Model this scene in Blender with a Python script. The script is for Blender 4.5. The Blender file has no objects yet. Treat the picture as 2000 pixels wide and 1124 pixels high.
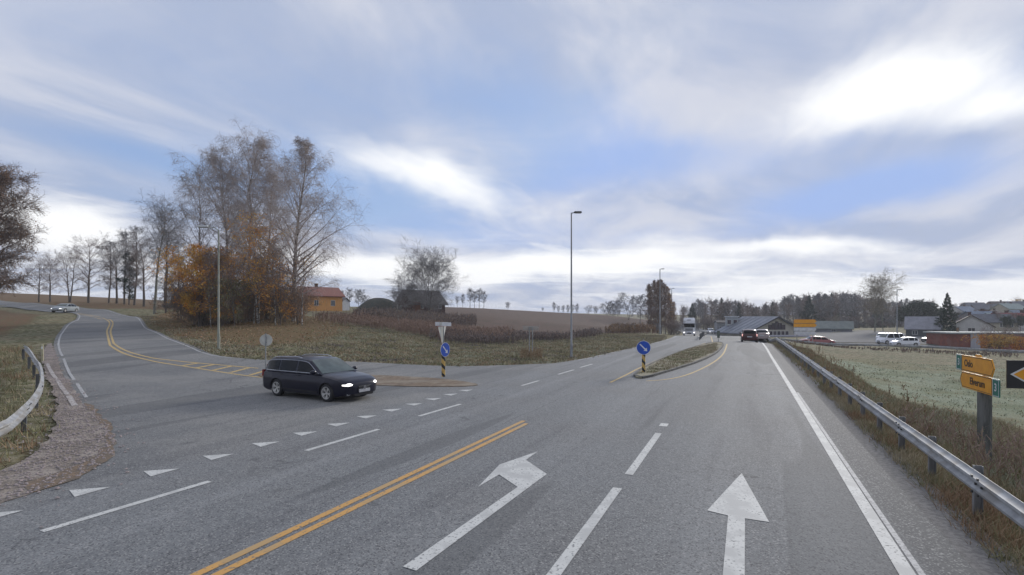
import bpy, bmesh, math, random
import numpy as np
from mathutils import Vector, Matrix
from mathutils.geometry import tessellate_polygon
R = math.radians
SC = bpy.context.scene
COL = SC.collection
random.seed(7)
rng = np.random.default_rng(11)

# ------------------------------------------------------------------ camera, world, sun, exposure
CAM_H = 2.9          # camera on the roof of a survey car
HOR = 618.0          # horizon row of the 2000 x 1124 photograph
FOC = 1000.0
cd = bpy.data.cameras.new('camera')
cam = bpy.data.objects.new('camera', cd)
COL.objects.link(cam)
cam.location = (0, 0, CAM_H)
cam.rotation_euler = (R(90), 0, 0)
cd.sensor_width = 36.0
cd.lens = 18.0
cd.shift_y = (HOR - 562.0) / 2000.0
cd.clip_start = 0.1
cd.clip_end = 6000.0
SC.camera = cam

SUN_AZ, SUN_EL = 37.0, 20.0      # degrees right of the view axis (+Y), above the horizon
sl = bpy.data.lights.new('sun', 'SUN')
sl.energy = 1.8
sl.angle = R(14)
sl.color = (1.0, 0.95, 0.88)
sun = bpy.data.objects.new('sun', sl)
COL.objects.link(sun)
sd = Vector((math.sin(R(SUN_AZ)) * math.cos(R(SUN_EL)), math.cos(R(SUN_AZ)) * math.cos(R(SUN_EL)), math.sin(R(SUN_EL))))
sun.rotation_euler = (-sd).to_track_quat('-Z', 'Y').to_euler()
sun.location = (60, 80, 60)
vs = SC.view_settings
vs.view_transform = 'Standard'
vs.look = 'None'
vs.exposure = 0.5
vs.gamma = 1.0
vs.use_curve_mapping = False
SC.cycles.filter_width = 1.5

class NT:
    """small helper to write node trees as expressions"""
    def __init__(s, tree):
        s.t = tree; s.n = tree.nodes; s.l = tree.links
    def put(s, inp, v):
        if isinstance(v, bpy.types.NodeSocket): s.l.new(v, inp)
        elif isinstance(v, (tuple, list)) and len(v) == 3 and inp.type == 'RGBA': inp.default_value = (*v, 1)
        else: inp.default_value = v
    def math(s, op, a, b=0.0, c=0.0, clamp=False):
        m = s.n.new('ShaderNodeMath'); m.operation = op; m.use_clamp = clamp
        for i, v in enumerate((a, b, c)): s.put(m.inputs[i], v)
        return m.outputs[0]
    def vmath(s, op, a, b=(0, 0, 0), scale=None):
        m = s.n.new('ShaderNodeVectorMath'); m.operation = op
        s.put(m.inputs[0], a); s.put(m.inputs[1], b)
        if scale is not None: s.put(m.inputs['Scale'], scale)
        return m.outputs['Value'] if op in ('DOT_PRODUCT', 'LENGTH') else m.outputs[0]
    def mix(s, f, a, b, blend='MIX'):
        m = s.n.new('ShaderNodeMix'); m.data_type = 'RGBA'; m.blend_type = blend
        s.put(m.inputs[0], f); s.put(m.inputs[6], a); s.put(m.inputs[7], b)
        return m.outputs[2]
    def noise(s, vec, scale, detail=4, rough=0.55, dist=0.0):
        m = s.n.new('ShaderNodeTexNoise')
        if vec is not None: s.put(m.inputs['Vector'], vec)
        m.inputs['Scale'].default_value = scale; m.inputs['Detail'].default_value = detail
        m.inputs['Roughness'].default_value = rough; m.inputs['Distortion'].default_value = dist
        return m.outputs[0]
    def ramp(s, f, stops, interp='LINEAR'):
        m = s.n.new('ShaderNodeValToRGB'); cr = m.color_ramp; cr.interpolation = interp
        while len(cr.elements) < len(stops): cr.elements.new(0.5)
        for e, (p, c) in zip(cr.elements, stops):
            e.position = p; e.color = (*c, 1) if isinstance(c, (tuple, list)) else (c, c, c, 1)
        s.put(m.inputs[0], f)
        return m.outputs[0]
    def mrange(s, v, a, b, c=0.0, d=1.0, smooth=True):
        m = s.n.new('ShaderNodeMapRange'); m.interpolation_type = 'SMOOTHSTEP' if smooth else 'LINEAR'
        for i, q in enumerate((v, a, b, c, d)): s.put(m.inputs[i], q)
        return m.outputs[0]
    def comb(s, x, y, z):
        m = s.n.new('ShaderNodeCombineXYZ')
        for i, q in enumerate((x, y, z)): s.put(m.inputs[i], q)
        return m.outputs[0]

world = bpy.data.worlds.new('World')
SC.world = world
world.use_nodes = True
wt = NT(world.node_tree)
world.node_tree.nodes.clear()
tc = wt.n.new('ShaderNodeTexCoord').outputs['Generated']
sk = wt.n.new('ShaderNodeTexSky'); sk.sky_type = 'NISHITA'; sk.sun_disc = False
sk.sun_elevation = R(SUN_EL); sk.sun_rotation = R(SUN_AZ)
dirv = wt.vmath('NORMALIZE', tc)
sep = wt.n.new('ShaderNodeSeparateXYZ'); wt.l.new(dirv, sep.inputs[0])
dz = sep.outputs[2]
zc = wt.math('MAXIMUM', dz, 0.0)
den = wt.math('ADD', zc, 0.10)
plan = wt.comb(wt.math('DIVIDE', sep.outputs[0], den), wt.math('DIVIDE', sep.outputs[1], den), 0.0)   # cloud deck seen in perspective
rotm = wt.n.new('ShaderNodeMapping'); rotm.inputs['Rotation'].default_value = (0, 0, R(-14)); rotm.inputs['Scale'].default_value = (0.42, 1.0, 1.0)
wt.l.new(plan, rotm.inputs[0]); plan2 = rotm.outputs[0]
warpn = wt.n.new('ShaderNodeTexNoise'); warpn.inputs['Scale'].default_value = 3.0; warpn.inputs['Detail'].default_value = 4
wt.l.new(dirv, warpn.inputs['Vector'])
wv = wt.vmath('SCALE', wt.vmath('SUBTRACT', warpn.outputs['Color'], (0.5, 0.5, 0.5)), scale=0.11)
dwarp = wt.vmath('ADD', dirv, wv)

def sky_dir(px, py): return Vector(((px - 1000) / FOC, 1.0, (HOR - py) / FOC))
def cloud_patch(px, py, rx, ry, tilt, amp):
    """soft elliptical cloud patch fixed in a direction of the sky; radii as angles given in photo units"""
    c0 = sky_dir(px, py); L = c0.length; c = c0.normalized()
    ca, sa = math.cos(R(tilt)), math.sin(R(tilt))
    ax = sky_dir(px + ca, py + sa) - c0; ay = sky_dir(px - sa, py + ca) - c0
    ax = (ax / L - c * (ax.dot(c) / L)); ay = (ay / L - c * (ay.dot(c) / L))
    ax = ax / ax.length_squared; ay = ay / ay.length_squared
    a = wt.math('DIVIDE', wt.vmath('DOT_PRODUCT', dwarp, tuple(ax)), rx)
    b = wt.math('DIVIDE', wt.vmath('DOT_PRODUCT', dwarp, tuple(ay)), ry)
    r2 = wt.math('ADD', wt.math('MULTIPLY', a, a), wt.math('MULTIPLY', b, b))
    g = wt.math('EXPONENT', wt.math('MULTIPLY', r2, -1.0))
    front = wt.math('GREATER_THAN', wt.vmath('DOT_PRODUCT', dirv, tuple(c)), 0.0)
    return wt.math('MULTIPLY', wt.math('MULTIPLY', g, front), amp)
def total(items):
    o = items[0]
    for q in items[1:]: o = wt.math('ADD', o, q)
    return o
blue = total([cloud_patch(*q) for q in (
    (650, 335, 250, 50, 10, 1.5), (270, 290, 280, 40, 8, 1.2), (1040, 225, 300, 105, 12, 1.25), (1120, 330, 260, 56, -4, 1.1), (1690, 385, 240, 50, -8, 2.2),
    (720, 410, 280, 36, 8, 1.3), (1050, 440, 260, 40, 2, .65), (1500, 300, 240, 60, 0, .45), (420, 140, 420, 90, 5, .5),
    (330, 400, 220, 34, 12, .7), (1960, 160, 90, 40, -20, .55), (870, 545, 260, 26, 0, .45), (1250, 470, 220, 16, 0, .45))])
white = total([cloud_patch(*q) for q in (
    (1740, 175, 205, 78, 0, 2.4), (1960, 215, 190, 46, -6, 1.5), (850, 342, 150, 38, 15, 1.45), (700, 290, 230, 40, 12, .5),
    (120, 440, 180, 58, 14, 2.2), (60, 300, 130, 24, 14, .45), (1080, 518, 360, 30, 1, 2.2), (1560, 488, 190, 15, 3, 1.6), (740, 520, 200, 28, 0, 1.4),
    (1850, 565, 440, 40, 0, 2.3), (1500, 575, 300, 20, 0, .9), (330, 560, 300, 45, 0, .7), (1150, 378, 110, 14, -14, .4), (1250, 60, 420, 70, 0, .3), (1700, 385, 300, 58, -6, -1.3), (1400, 330, 260, 80, 0, -.5), (400, 230, 400, 70, 6, -.3))])
n_big = wt.noise(plan2, 0.55, 5, .5, .3)
n_st = wt.noise(plan2, 2.2, 6, .55, .6)
n_f = wt.noise(dwarp, 7.0, 5, .55)
al, ac = R(22), R(22)          # cloud streets run away towards the right of the road
st_a = wt.vmath('DOT_PRODUCT', plan, (math.sin(al), math.cos(al), 0)); st_b = wt.vmath('DOT_PRODUCT', plan, (math.cos(al), -math.sin(al), 0))
n_lay = wt.noise(wt.comb(wt.math('MULTIPLY', st_a, .62), wt.math('MULTIPLY', st_b, 1.05), 0), 1.15, 7, .55, .7)
n_wisp = wt.noise(wt.comb(wt.math('MULTIPLY', st_a, 1.2), wt.math('MULTIPLY', st_b, 2.4), 3.0), 2.2, 8, .62, .9)
bl = total([blue, wt.math('MULTIPLY', wt.math('SUBTRACT', n_big, .5), .9), wt.math('MULTIPLY', wt.math('SUBTRACT', .5, n_lay), 1.5), wt.math('MULTIPLY', wt.math('SUBTRACT', .5, n_wisp), .7)])
bl = wt.mrange(bl, -.2, 1.9)
streak = wt.math('MULTIPLY', wt.mrange(n_st, .47, .72), wt.mrange(dz, .26, .05))
wh = total([white, wt.math('MULTIPLY', wt.math('SUBTRACT', n_f, .5), .5), wt.math('MULTIPLY', streak, .75), wt.math('MULTIPLY', wt.math('SUBTRACT', n_big, .52), -.5)])
wh = total([wh, wt.math('MULTIPLY', wt.math('SUBTRACT', n_lay, .50), 1.3), wt.math('MULTIPLY', wt.math('SUBTRACT', n_wisp, .5), .8)])
wh = wt.mrange(wh, 0.0, 2.0)
grey = wt.mix(wt.mrange(n_lay, .38, .62), (3.2, 3.65, 4.8), (4.7, 4.9, 5.6))
nis = wt.vmath('MINIMUM', sk.outputs[0], (4.0, 5.0, 8.0))
bluec = wt.mix(.25, (2.2, 3.2, 5.5), nis)
colr = wt.mix(bl, grey, bluec)
colr = wt.mix(wh, colr, (7.8, 7.85, 7.9))
colr = wt.mix(wt.mrange(dz, 0.0, -0.05), colr, (2.0, 2.0, 1.9))
bg = wt.n.new('ShaderNodeBackground'); bg.inputs['Strength'].default_value = 0.1
wt.l.new(colr, bg.inputs[0])
wo = wt.n.new('ShaderNodeOutputWorld'); wt.l.new(bg.outputs[0], wo.inputs[0])
world.cycles.sampling_method = 'MANUAL'
world.cycles.sample_map_resolution = 512

# ------------------------------------------------------------------ materials
MATS = {}
def mat(name, c1, c2=None, scale=3.0, rough=.8, bump=0.0, bscale=None, metal=0.0, detail=5, emit=None, es=1.0, spec=None, coat=0.0, lo=.35, hi=.65, c3=None, s3=.4, stretch=None):
    if name in MATS: return MATS[name]
    m = bpy.data.materials.new(name); m.use_nodes = True
    t = NT(m.node_tree); p = m.node_tree.nodes['Principled BSDF']
    g = t.n.new('ShaderNodeNewGeometry').outputs['Position']
    if stretch:
        mp = t.n.new('ShaderNodeMapping'); mp.inputs['Scale'].default_value = stretch; t.l.new(g, mp.inputs[0]); g = mp.outputs[0]
    c2 = c2 or tuple(x * .8 for x in c1)
    f = t.mrange(t.noise(g, scale, detail), lo, hi)
    col = t.mix(f, c1, c2)
    if c3: col = t.mix(t.mrange(t.noise(g, s3, 4), .45, .62), col, c3)
    t.put(p.inputs['Base Color'], col)
    p.inputs['Roughness'].default_value = rough
    p.inputs['Metallic'].default_value = metal
    if spec is not None: p.inputs['Specular IOR Level'].default_value = spec
    p.inputs['Coat Weight'].default_value = coat
    if emit:
        p.inputs['Emission Color'].default_value = (*emit, 1); p.inputs['Emission Strength'].default_value = es
    if bump:
        b = t.n.new('ShaderNodeBump'); b.inputs['Strength'].default_value = bump; b.inputs['Distance'].default_value = .03
        t.l.new(t.noise(g, bscale or scale * 2, 4), b.inputs['Height']); t.l.new(b.outputs[0], p.inputs['Normal'])
    MATS[name] = m
    return m

# ------------------------------------------------------------------ mesh helpers
def np_mesh(name, V, F, mats, mi=None, smooth=False):
    """V (n,3); F list of arrays (m,k) of vertex indices"""
    me = bpy.data.meshes.new(name)
    F = [f for f in F if len(f)]
    me.vertices.add(len(V)); me.vertices.foreach_set('co', np.asarray(V, dtype=np.float32).ravel())
    li = np.concatenate([f.ravel() for f in F]).astype(np.int32)
    lt = np.concatenate([np.full(len(f), f.shape[1]) for f in F]).astype(np.int32)
    ls = np.concatenate([[0], np.cumsum(lt)[:-1]]).astype(np.int32)
    me.loops.add(len(li)); me.loops.foreach_set('vertex_index', li)
    me.polygons.add(len(lt)); me.polygons.foreach_set('loop_start', ls); me.polygons.foreach_set('loop_total', lt)
    for m in mats: me.materials.append(m)
    if mi is not None: me.polygons.foreach_set('material_index', np.asarray(mi, dtype=np.int32))
    if smooth: me.polygons.foreach_set('use_smooth', np.ones(len(lt), dtype=bool))
    me.update(calc_edges=True)
    return me

def link(name, me, parent=None):
    o = bpy.data.objects.new(name, me); COL.objects.link(o)
    if parent is not None: o.parent = parent
    return o

def tag(o, label=None, cat=None, group=None, kind=None):
    if label: o['label'] = label
    if cat: o['category'] = cat
    if group: o['group'] = group
    if kind: o['kind'] = kind
    return o

def thing(name, loc, label, cat, group=None, rz=0.0, scale=1.0):
    o = bpy.data.objects.new(name, None); COL.objects.link(o)
    o.location = loc; o.rotation_euler = (0, 0, rz); o.scale = (scale,) * 3; o.empty_display_size = .3
    return tag(o, label, cat, group)

def copy_tree(o, parent=None):
    c = o.copy(); COL.objects.link(c)
    c.parent = parent
    for ch in list(o.children): copy_tree(ch, c)
    return c

class MB:
    def __init__(s): s.v = []; s.f = []; s.m = []
    def add(s, vs, fs, m=0):
        b = len(s.v); s.v += [tuple(v) for v in vs]; s.f += [tuple(b + i for i in f) for f in fs]; s.m += [m] * len(fs)
    def box(s, c, d, m=0, rz=0.0, top=None):
        x, y, z = (q / 2 for q in d); tx, ty = (top or (1, 1))
        P = [(-x, -y, -z), (x, -y, -z), (x, y, -z), (-x, y, -z), (-x * tx, -y * ty, z), (x * tx, -y * ty, z), (x * tx, y * ty, z), (-x * tx, y * ty, z)]
        ca, sa = math.cos(rz), math.sin(rz)
        P = [(c[0] + p[0] * ca - p[1] * sa, c[1] + p[0] * sa + p[1] * ca, c[2] + p[2]) for p in P]
        s.add(P, [(0, 3, 2, 1), (4, 5, 6, 7), (0, 1, 5, 4), (1, 2, 6, 5), (2, 3, 7, 6), (3, 0, 4, 7)], m); return s
    def tube(s, pts, rad, n=8, m=0, cap=True):
        pts = [Vector(p) for p in pts]; k = len(pts)
        rad = rad if isinstance(rad, (list, tuple)) else [rad] * k
        vs = []; up = None
        for i, p in enumerate(pts):
            d = (pts[min(i + 1, k - 1)] - pts[max(i - 1, 0)]).normalized()
            if up is None or abs(up.dot(d)) > .95: up = Vector((0, 0, 1)) if abs(d.z) < .9 else Vector((1, 0, 0))
            a = d.cross(up).normalized(); b = a.cross(d).normalized(); up = b
            for j in range(n):
                t = 2 * math.pi * j / n
                vs.append(p + (a * math.cos(t) + b * math.sin(t)) * rad[i])
        fs = [(i * n + j, i * n + (j + 1) % n, (i + 1) * n + (j + 1) % n, (i + 1) * n + j) for i in range(k - 1) for j in range(n)]
        if cap: fs += [tuple(range(n))[::-1], tuple((k - 1) * n + j for j in range(n))]
        s.add(vs, fs, m); return s
    def prism(s, poly, o, ax, ay, an, t, m=0):
        """extrude a 2d polygon placed at o with axes ax, ay by t along an"""
        o, ax, ay, an = (Vector(q) for q in (o, ax, ay, an)); n = len(poly)
        vs = [o + ax * p[0] + ay * p[1] for p in poly]; vs += [v + an * t for v in vs]
        fs = [tuple(range(n))[::-1], tuple(range(n, 2 * n))] + [(i, (i + 1) % n, n + (i + 1) % n, n + i) for i in range(n)]
        s.add(vs, fs, m); return s
    def lathe(s, prof, n=24, m=0, axis='y', c=(0, 0, 0)):
        vs = []; k = len(prof)
        for (r, h) in prof:
            for j in range(n):
                t = 2 * math.pi * j / n
                p = (r * math.cos(t), h, r * math.sin(t)) if axis == 'y' else (r * math.cos(t), r * math.sin(t), h)
                vs.append((p[0] + c[0], p[1] + c[1], p[2] + c[2]))
        fs = [(i * n + j, i * n + (j + 1) % n, (i + 1) * n + (j + 1) % n, (i + 1) * n + j) for i in range(k - 1) for j in range(n)]
        s.add(vs, fs, m); return s
    def ellipsoid(s, c, r, n=12, k=7, m=0, rz=0.0):
        prof = [(max(.001, math.sin(math.pi * i / (k - 1))), -math.cos(math.pi * i / (k - 1))) for i in range(k)]
        b = len(s.v); s.lathe(prof, n, m, 'z')
        ca, sa = math.cos(rz), math.sin(rz)
        for i in range(b, len(s.v)):
            x, y, z = s.v[i]; x *= r[0]; y *= r[1]; z *= r[2]
            s.v[i] = (c[0] + x * ca - y * sa, c[1] + x * sa + y * ca, c[2] + z)
        return s
    def build(s, name, mats, parent=None, smooth=None, bevel=0):
        me = bpy.data.meshes.new(name); me.from_pydata(s.v, [], s.f)
        for m in (mats if isinstance(mats, (list, tuple)) else [mats]): me.materials.append(m)
        me.polygons.foreach_set('material_index', s.m)
        bm = bmesh.new(); bm.from_mesh(me)
        bmesh.ops.remove_doubles(bm, verts=bm.verts, dist=1e-5)
        bmesh.ops.recalc_face_normals(bm, faces=bm.faces)
        if bevel: bmesh.ops.bevel(bm, geom=[e for e in bm.edges if len(e.link_faces) == 2 and e.calc_face_angle(0) > .6], offset=bevel, segments=2, affect='EDGES', clamp_overlap=True)
        bm.to_mesh(me); bm.free()
        if smooth is not None:
            me.polygons.foreach_set('use_smooth', [True] * len(me.polygons)); me.set_sharp_from_angle(angle=R(smooth))
        return link(name, me, parent)

# ------------------------------------------------------------------ terrain
C0, S0 = .9095, .4157      # main road axis = (S0, C0)
def su(s, u): return (s * S0 - u * C0, s * C0 + u * S0)      # along the road, to its left
ctrl = []
def cp(px, py, Y): ctrl.append(((px - 1000) / FOC * Y, Y, CAM_H - (py - HOR) / FOC * Y))
for s in range(-60, 61, 10):
    for u in (-2.8, 2, 6, 10.5): ctrl.append((*su(s, u), 0.0))
for s, u0, u1, z in ((75, -2, 10.5, -.15), (94, -1.5, 11, -.65), (110, -.5, 12.5, -1.15), (130, 0, 15, -1.8), (172, 6, 20, -2.1), (230, 16, 32, -2.2), (300, 36, 50, -1.8), (380, 66, 82, -1.0)):
    for u in (u0, (u0 + u1) / 2, u1): ctrl.append((*su(s, u), z))
for u, z in ((16, 0), (22, .1), (30, .25)):
    for s in (-8, 4): ctrl.append((*su(s, u), z * (1 if s > 0 else .6)))
for q in ((1200, 675, 48), (1200, 655, 75), (1200, 640, 110), (1200, 618, 250), (1270, 650, 92), (1270, 626, 250), (1100, 690, 38), (1100, 668, 55),
          (1000, 690, 38), (1000, 674, 50), (1000, 655, 72), (1000, 640, 100), (1000, 620, 160), (1000, 606, 250), (870, 690, 38), (870, 666, 52), (870, 646, 75),
          (870, 622, 110), (870, 603, 200), (870, 600, 260), (720, 712, 30), (700, 682, 38), (700, 651, 50), (700, 632, 65), (700, 616, 95), (700, 605, 130), (700, 602, 220),
          (575, 680, 34), (575, 651, 46), (575, 628, 60), (575, 613, 90), (575, 606, 130), (500, 700, 29.5), (430, 670, 37), (430, 641, 52), (430, 621, 66), (430, 609, 88),
          (340, 641, 57), (340, 621, 67), (340, 608, 86), (300, 600, 98),
          (108, 700, 27.5), (255, 700, 28), (400, 693, 30.5), (108, 670, 37), (213, 660, 42), (330, 662, 42), (120, 645, 50), (213, 645, 51), (290, 641, 55),
          (147, 626, 67), (205, 625, 70), (270, 618, 71), (150, 616, 75), (130, 611, 82), (60, 606, 92), (0, 600, 103), (200, 605, 84), (130, 597, 94), (60, 592, 106), (0, 588, 118),
          (150, 780, 17.9), (125, 740, 22.5), (250, 740, 23), (400, 740, 23.8), (550, 740, 23.8), (300, 780, 17.9), (0, 740, 20), (0, 700, 29), (60, 700, 28), (0, 660, 42), (60, 640, 50), (0, 625, 62), (100, 620, 68),
          (50, 612, 86), (0, 572, 170), (100, 578, 160), (200, 587, 145), (300, 594, 130), (400, 600, 120), (500, 603, 130), (-100, 580, 120), (-100, 592, 105), (-100, 610, 85), (-100, 660, 45), (-100, 740, 22),
          (1560, 675, 86), (1700, 676, 84), (1850, 682, 82), (1990, 690, 78), (1560, 668, 100), (1700, 668, 98), (1850, 675, 93), (1990, 684, 90), (1700, 719, 45), (1800, 750, 34), (1990, 832, 19.8), (1600, 692, 62), (1900, 720, 45),
          (1700, 655, 125), (1850, 664, 108), (1990, 668, 108), (1500, 658, 130), (1450, 655, 140), (1900, 640, 150), (1950, 620, 220), (1950, 603, 350), (1990, 640, 160),
          (1600, 640, 250), (1450, 640, 250), (1750, 640, 220), (2100, 690, 76), (2200, 660, 120)): cp(*q)
for u, z in ((-3.4, -.05), (-4.6, -.45), (-6.2, -1.0), (-9, -1.35), (-14, -1.5), (-22, -1.6)):
    for s in (-40, -20, -5, 5, 12, 20, 32, 46): ctrl.append((*su(s, u), z))
for a in range(0, 360, 30):
    ctrl.append((480 * math.sin(R(a)), 480 * math.cos(R(a)), 4.0 if a > 170 else (8 if a < 20 else 3)))
for x, y in ((-60, -60), (60, -60), (0, -120), (-120, 0), (-120, 40), (120, 0), (120, 40)): ctrl.append((x, y, {-60: 1, 60: -1.2, 0: 0, -120: 3, 120: -1.5}[x]))
CT = np.array(ctrl)
def _phi(d2): return np.where(d2 > 1e-9, .5 * d2 * np.log(np.maximum(d2, 1e-9)), 0)
_n = len(CT); _sc = 100.0
_P = CT[:, :2] / _sc
_D = ((_P[:, None] - _P[None]) ** 2).sum(-1)
_A = np.zeros((_n + 3, _n + 3)); _A[:_n, :_n] = _phi(_D) + np.eye(_n) * 4e-4
_A[:_n, _n] = 1; _A[:_n, _n + 1:] = _P; _A[_n:, :_n] = _A[:_n, _n:].T
_W = np.linalg.solve(_A, np.concatenate([CT[:, 2], [0, 0, 0]]))
def sstep(a, b, x):
    t = np.clip((x - a) / (b - a), 0, 1); return t * t * (3 - 2 * t)
def H(x, y):
    x = np.atleast_1d(np.asarray(x, float)); y = np.atleast_1d(np.asarray(y, float))
    sh = x.shape; x = x.ravel(); y = y.ravel(); out = np.empty(len(x))
    for i in range(0, len(x), 20000):
        p = np.stack([x[i:i + 20000], y[i:i + 20000]], 1) / _sc
        d2 = ((p[:, None] - _P[None]) ** 2).sum(-1)
        out[i:i + 20000] = _phi(d2) @ _W[:_n] + _W[_n] + p @ _W[_n + 1:]
    s = x * S0 + y * C0; u = -x * C0 + y * S0
    m = sstep(-3.6, -2.9, u) * (1 - sstep(9.5, 14.5, u)) * sstep(-90, -80, s) * (1 - sstep(50, 68, s))
    out = out * (1 - m)
    r = np.hypot(x, y); f = sstep(420, 800, r)
    return (out * (1 - f) + 2.0 * f).reshape(sh)
def hz(x, y): return float(H(x, y)[0])
_YS = np.geomspace(3, 480, 500)
def hit(px, py):
    t = (px - 1000) / FOC; k = (py - HOR) / FOC
    d = (CAM_H - k * _YS) - H(t * _YS, _YS)
    i = int(np.argmax(d < 0)) if (d < 0).any() else len(_YS) - 1
    if i > 0:
        a, b = _YS[i - 1], _YS[i]
        f = d[i - 1] / (d[i - 1] - d[i]) if d[i - 1] != d[i] else 0
        Y = a + (b - a) * min(1, max(0, f))
    else: Y = _YS[0]
    return (t * Y, Y)
def at(px, Y):
    x = (px - 1000) / FOC * Y; return Vector((x, Y, hz(x, Y)))

def inside(poly, x, y):
    P = np.asarray(poly); r = np.zeros(x.shape, bool); n = len(P)
    for i in range(n):
        x1, y1 = P[i]; x2, y2 = P[(i + 1) % n]
        c = ((y1 > y) != (y2 > y))
        with np.errstate(divide='ignore', invalid='ignore'):
            xi = (x2 - x1) * (y - y1) / (y2 - y1 if y2 != y1 else 1e-9) + x1
        r ^= c & (x < xi)
    return r
def edge_dist(poly, x, y):
    P = np.asarray(poly); d = np.full(x.shape, 1e9); n = len(P)
    for i in range(n):
        a = P[i]; b = P[(i + 1) % n]; ab = b - a; L = max(1e-9, (ab ** 2).sum())
        t = np.clip(((x - a[0]) * ab[0] + (y - a[1]) * ab[1]) / L, 0, 1)
        d = np.minimum(d, np.hypot(x - a[0] - t * ab[0], y - a[1] - t * ab[1]))
    return d
def sdist(poly, x, y):
    d = edge_dist(poly, x, y); return np.where(inside(poly, x, y), d, -d)
def smooth_line(P, k=4, closed=False):
    """Catmull-Rom through points"""
    P = [np.array(p, float) for p in P]; n = len(P); out = []
    rngi = range(n if closed else n - 1)
    for i in rngi:
        p0 = P[(i - 1) % n] if closed or i > 0 else P[i]; p1 = P[i]; p2 = P[(i + 1) % n]
        p3 = P[(i + 2) % n] if closed or i + 2 < n else P[(i + 1) % n]
        for j in range(k):
            t = j / k
            out.append(tuple(.5 * ((2 * p1) + (-p0 + p2) * t + (2 * p0 - 5 * p1 + 4 * p2 - p3) * t * t + (-p0 + 3 * p1 - 3 * p2 + p3) * t ** 3)))
    if not closed: out.append(tuple(P[-1]))
    return out

def drape(name, poly, dzz, material, cell=1.5, parent=None, thick=0.0, kind=None):
    """sheet that follows the terrain inside polygon (world xy)"""
    bm = bmesh.new()
    V = [bm.verts.new((p[0], p[1], 0)) for p in poly]
    for t in tessellate_polygon([[Vector((p[0], p[1], 0)) for p in poly]]):
        try: bm.faces.new([V[i] for i in t])
        except ValueError: pass
    xs = [p[0] for p in poly]; ys = [p[1] for p in poly]
    for ax, lo, hi in ((0, min(xs), max(xs)), (1, min(ys), max(ys))):
        q = math.floor(lo / cell) * cell + cell
        while q < hi:
            co = [0, 0, 0]; no = [0, 0, 0]; co[ax] = q; no[ax] = 1
            bmesh.ops.bisect_plane(bm, geom=bm.verts[:] + bm.edges[:] + bm.faces[:], plane_co=co, plane_no=no, dist=1e-4)
            q += cell * (1 if abs(q) < 80 else 2)
    bmesh.ops.recalc_face_normals(bm, faces=bm.faces)
    if thick:
        r = bmesh.ops.extrude_face_region(bm, geom=bm.faces[:])
        tv = {g for g in r['geom'] if isinstance(g, bmesh.types.BMVert)}
    me = bpy.data.meshes.new(name)
    bv = list(bm.verts)
    zz = H([v.co.x for v in bv], [v.co.y for v in bv])
    for v, z in zip(bv, zz):
        v.co.z = z + dzz + (thick if thick and v in tv else 0)
    bmesh.ops.recalc_face_normals(bm, faces=bm.faces)
    if sum(f.normal.z for f in bm.faces) < 0: bmesh.ops.reverse_faces(bm, faces=bm.faces)
    bm.to_mesh(me); bm.free()
    me.materials.append(material)
    o = link(name, me, parent)
    if kind: o['kind'] = kind
    return o

def strip(name, pts, width, dzz, material, parent=None, step=1.5, kind=None):
    """painted line: ribbon along world xy points, draped"""
    P = [np.array(p[:2], float) for p in pts]; Q = [P[0]]
    for a, b in zip(P[:-1], P[1:]):
        n = max(1, int(np.hypot(*(b - a)) / step))
        Q += [a + (b - a) * (i + 1) / n for i in range(n)]
    Q = np.array(Q); T = np.gradient(Q, axis=0); T /= np.maximum(1e-9, np.hypot(T[:, 0], T[:, 1]))[:, None]
    N = np.stack([-T[:, 1], T[:, 0]], 1)
    A = Q + N * width / 2; B = Q - N * width / 2
    VV = np.concatenate([A, B]); z = H(VV[:, 0], VV[:, 1]) + dzz
    n = len(Q); i = np.arange(n - 1)
    F = np.stack([i, i + n, i + n + 1, i + 1], 1)
    me = np_mesh(name, np.column_stack([VV, z]), [F], [material])
    o = link(name, me, parent)
    if kind: o['kind'] = kind
    return o
# ------------------------------------------------------------------ ground zones
def wp(*q): return [((px - 1000) / FOC * Y, Y) for px, Y in q]
left_edge = wp((215, 10.9), (205, 13.1), (172, 15.5), (150, 17.9), (128, 21.8), (112, 27), (106, 32), (106, 38), (118, 49), (147, 67), (150, 75), (130, 81), (60, 91), (0, 102), (-120, 125))
right_edge = wp((-90, 140), (0, 119), (60, 107), (130, 95), (200, 85), (235, 78), (270, 70), (290, 55), (335, 42), (400, 31.5), (470, 29.3), (560, 29.2), (640, 30), (720, 30.6), (800, 30.2), (900, 29.6), (1000, 30.3))
left_edge = smooth_line(left_edge, 4); right_edge = smooth_line(right_edge, 4)
main_left_far = [hit(*q) for q in ((1080, 711), (1160, 698), (1240, 680), (1298, 665))] + [su(s, u) for s, u in ((80, 9.9), (94, 10.6), (130, 14), (172, 19), (230, 30), (300, 49), (380, 80))]
main_right_far = [su(s, u) for s, u in ((380, 68), (300, 37), (230, 17.5), (172, 6.5), (130, 1.0), (94, -1.4), (60, -2.3), (30, -2.35), (0, -2.35), (-40, -2.35))]
main_left_near = [su(-40, 10.9), su(-5, 10.8), hit(0, 977), hit(100, 946), hit(185, 908)]
ROAD = smooth_line(main_left_near, 3)[:-1] + left_edge + right_edge + smooth_line(main_left_far, 4) + smooth_line(main_right_far, 4)
RIGHT_ROAD = wp((1495, 90), (1560, 87), (1700, 84.5), (1850, 82), (1990, 78), (2200, 74), (2200, 83), (1990, 87), (1850, 91), (1700, 94), (1560, 97), (1480, 100))
PARKING = wp((1590, 98), (1700, 95), (1850, 92.5), (1860, 112), (1700, 150), (1585, 150))
CREST = wp((-300, 135), (0, 121), (60, 109), (130, 97), (200, 88), (330, 88), (420, 120), (300, 190), (-300, 260))
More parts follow.
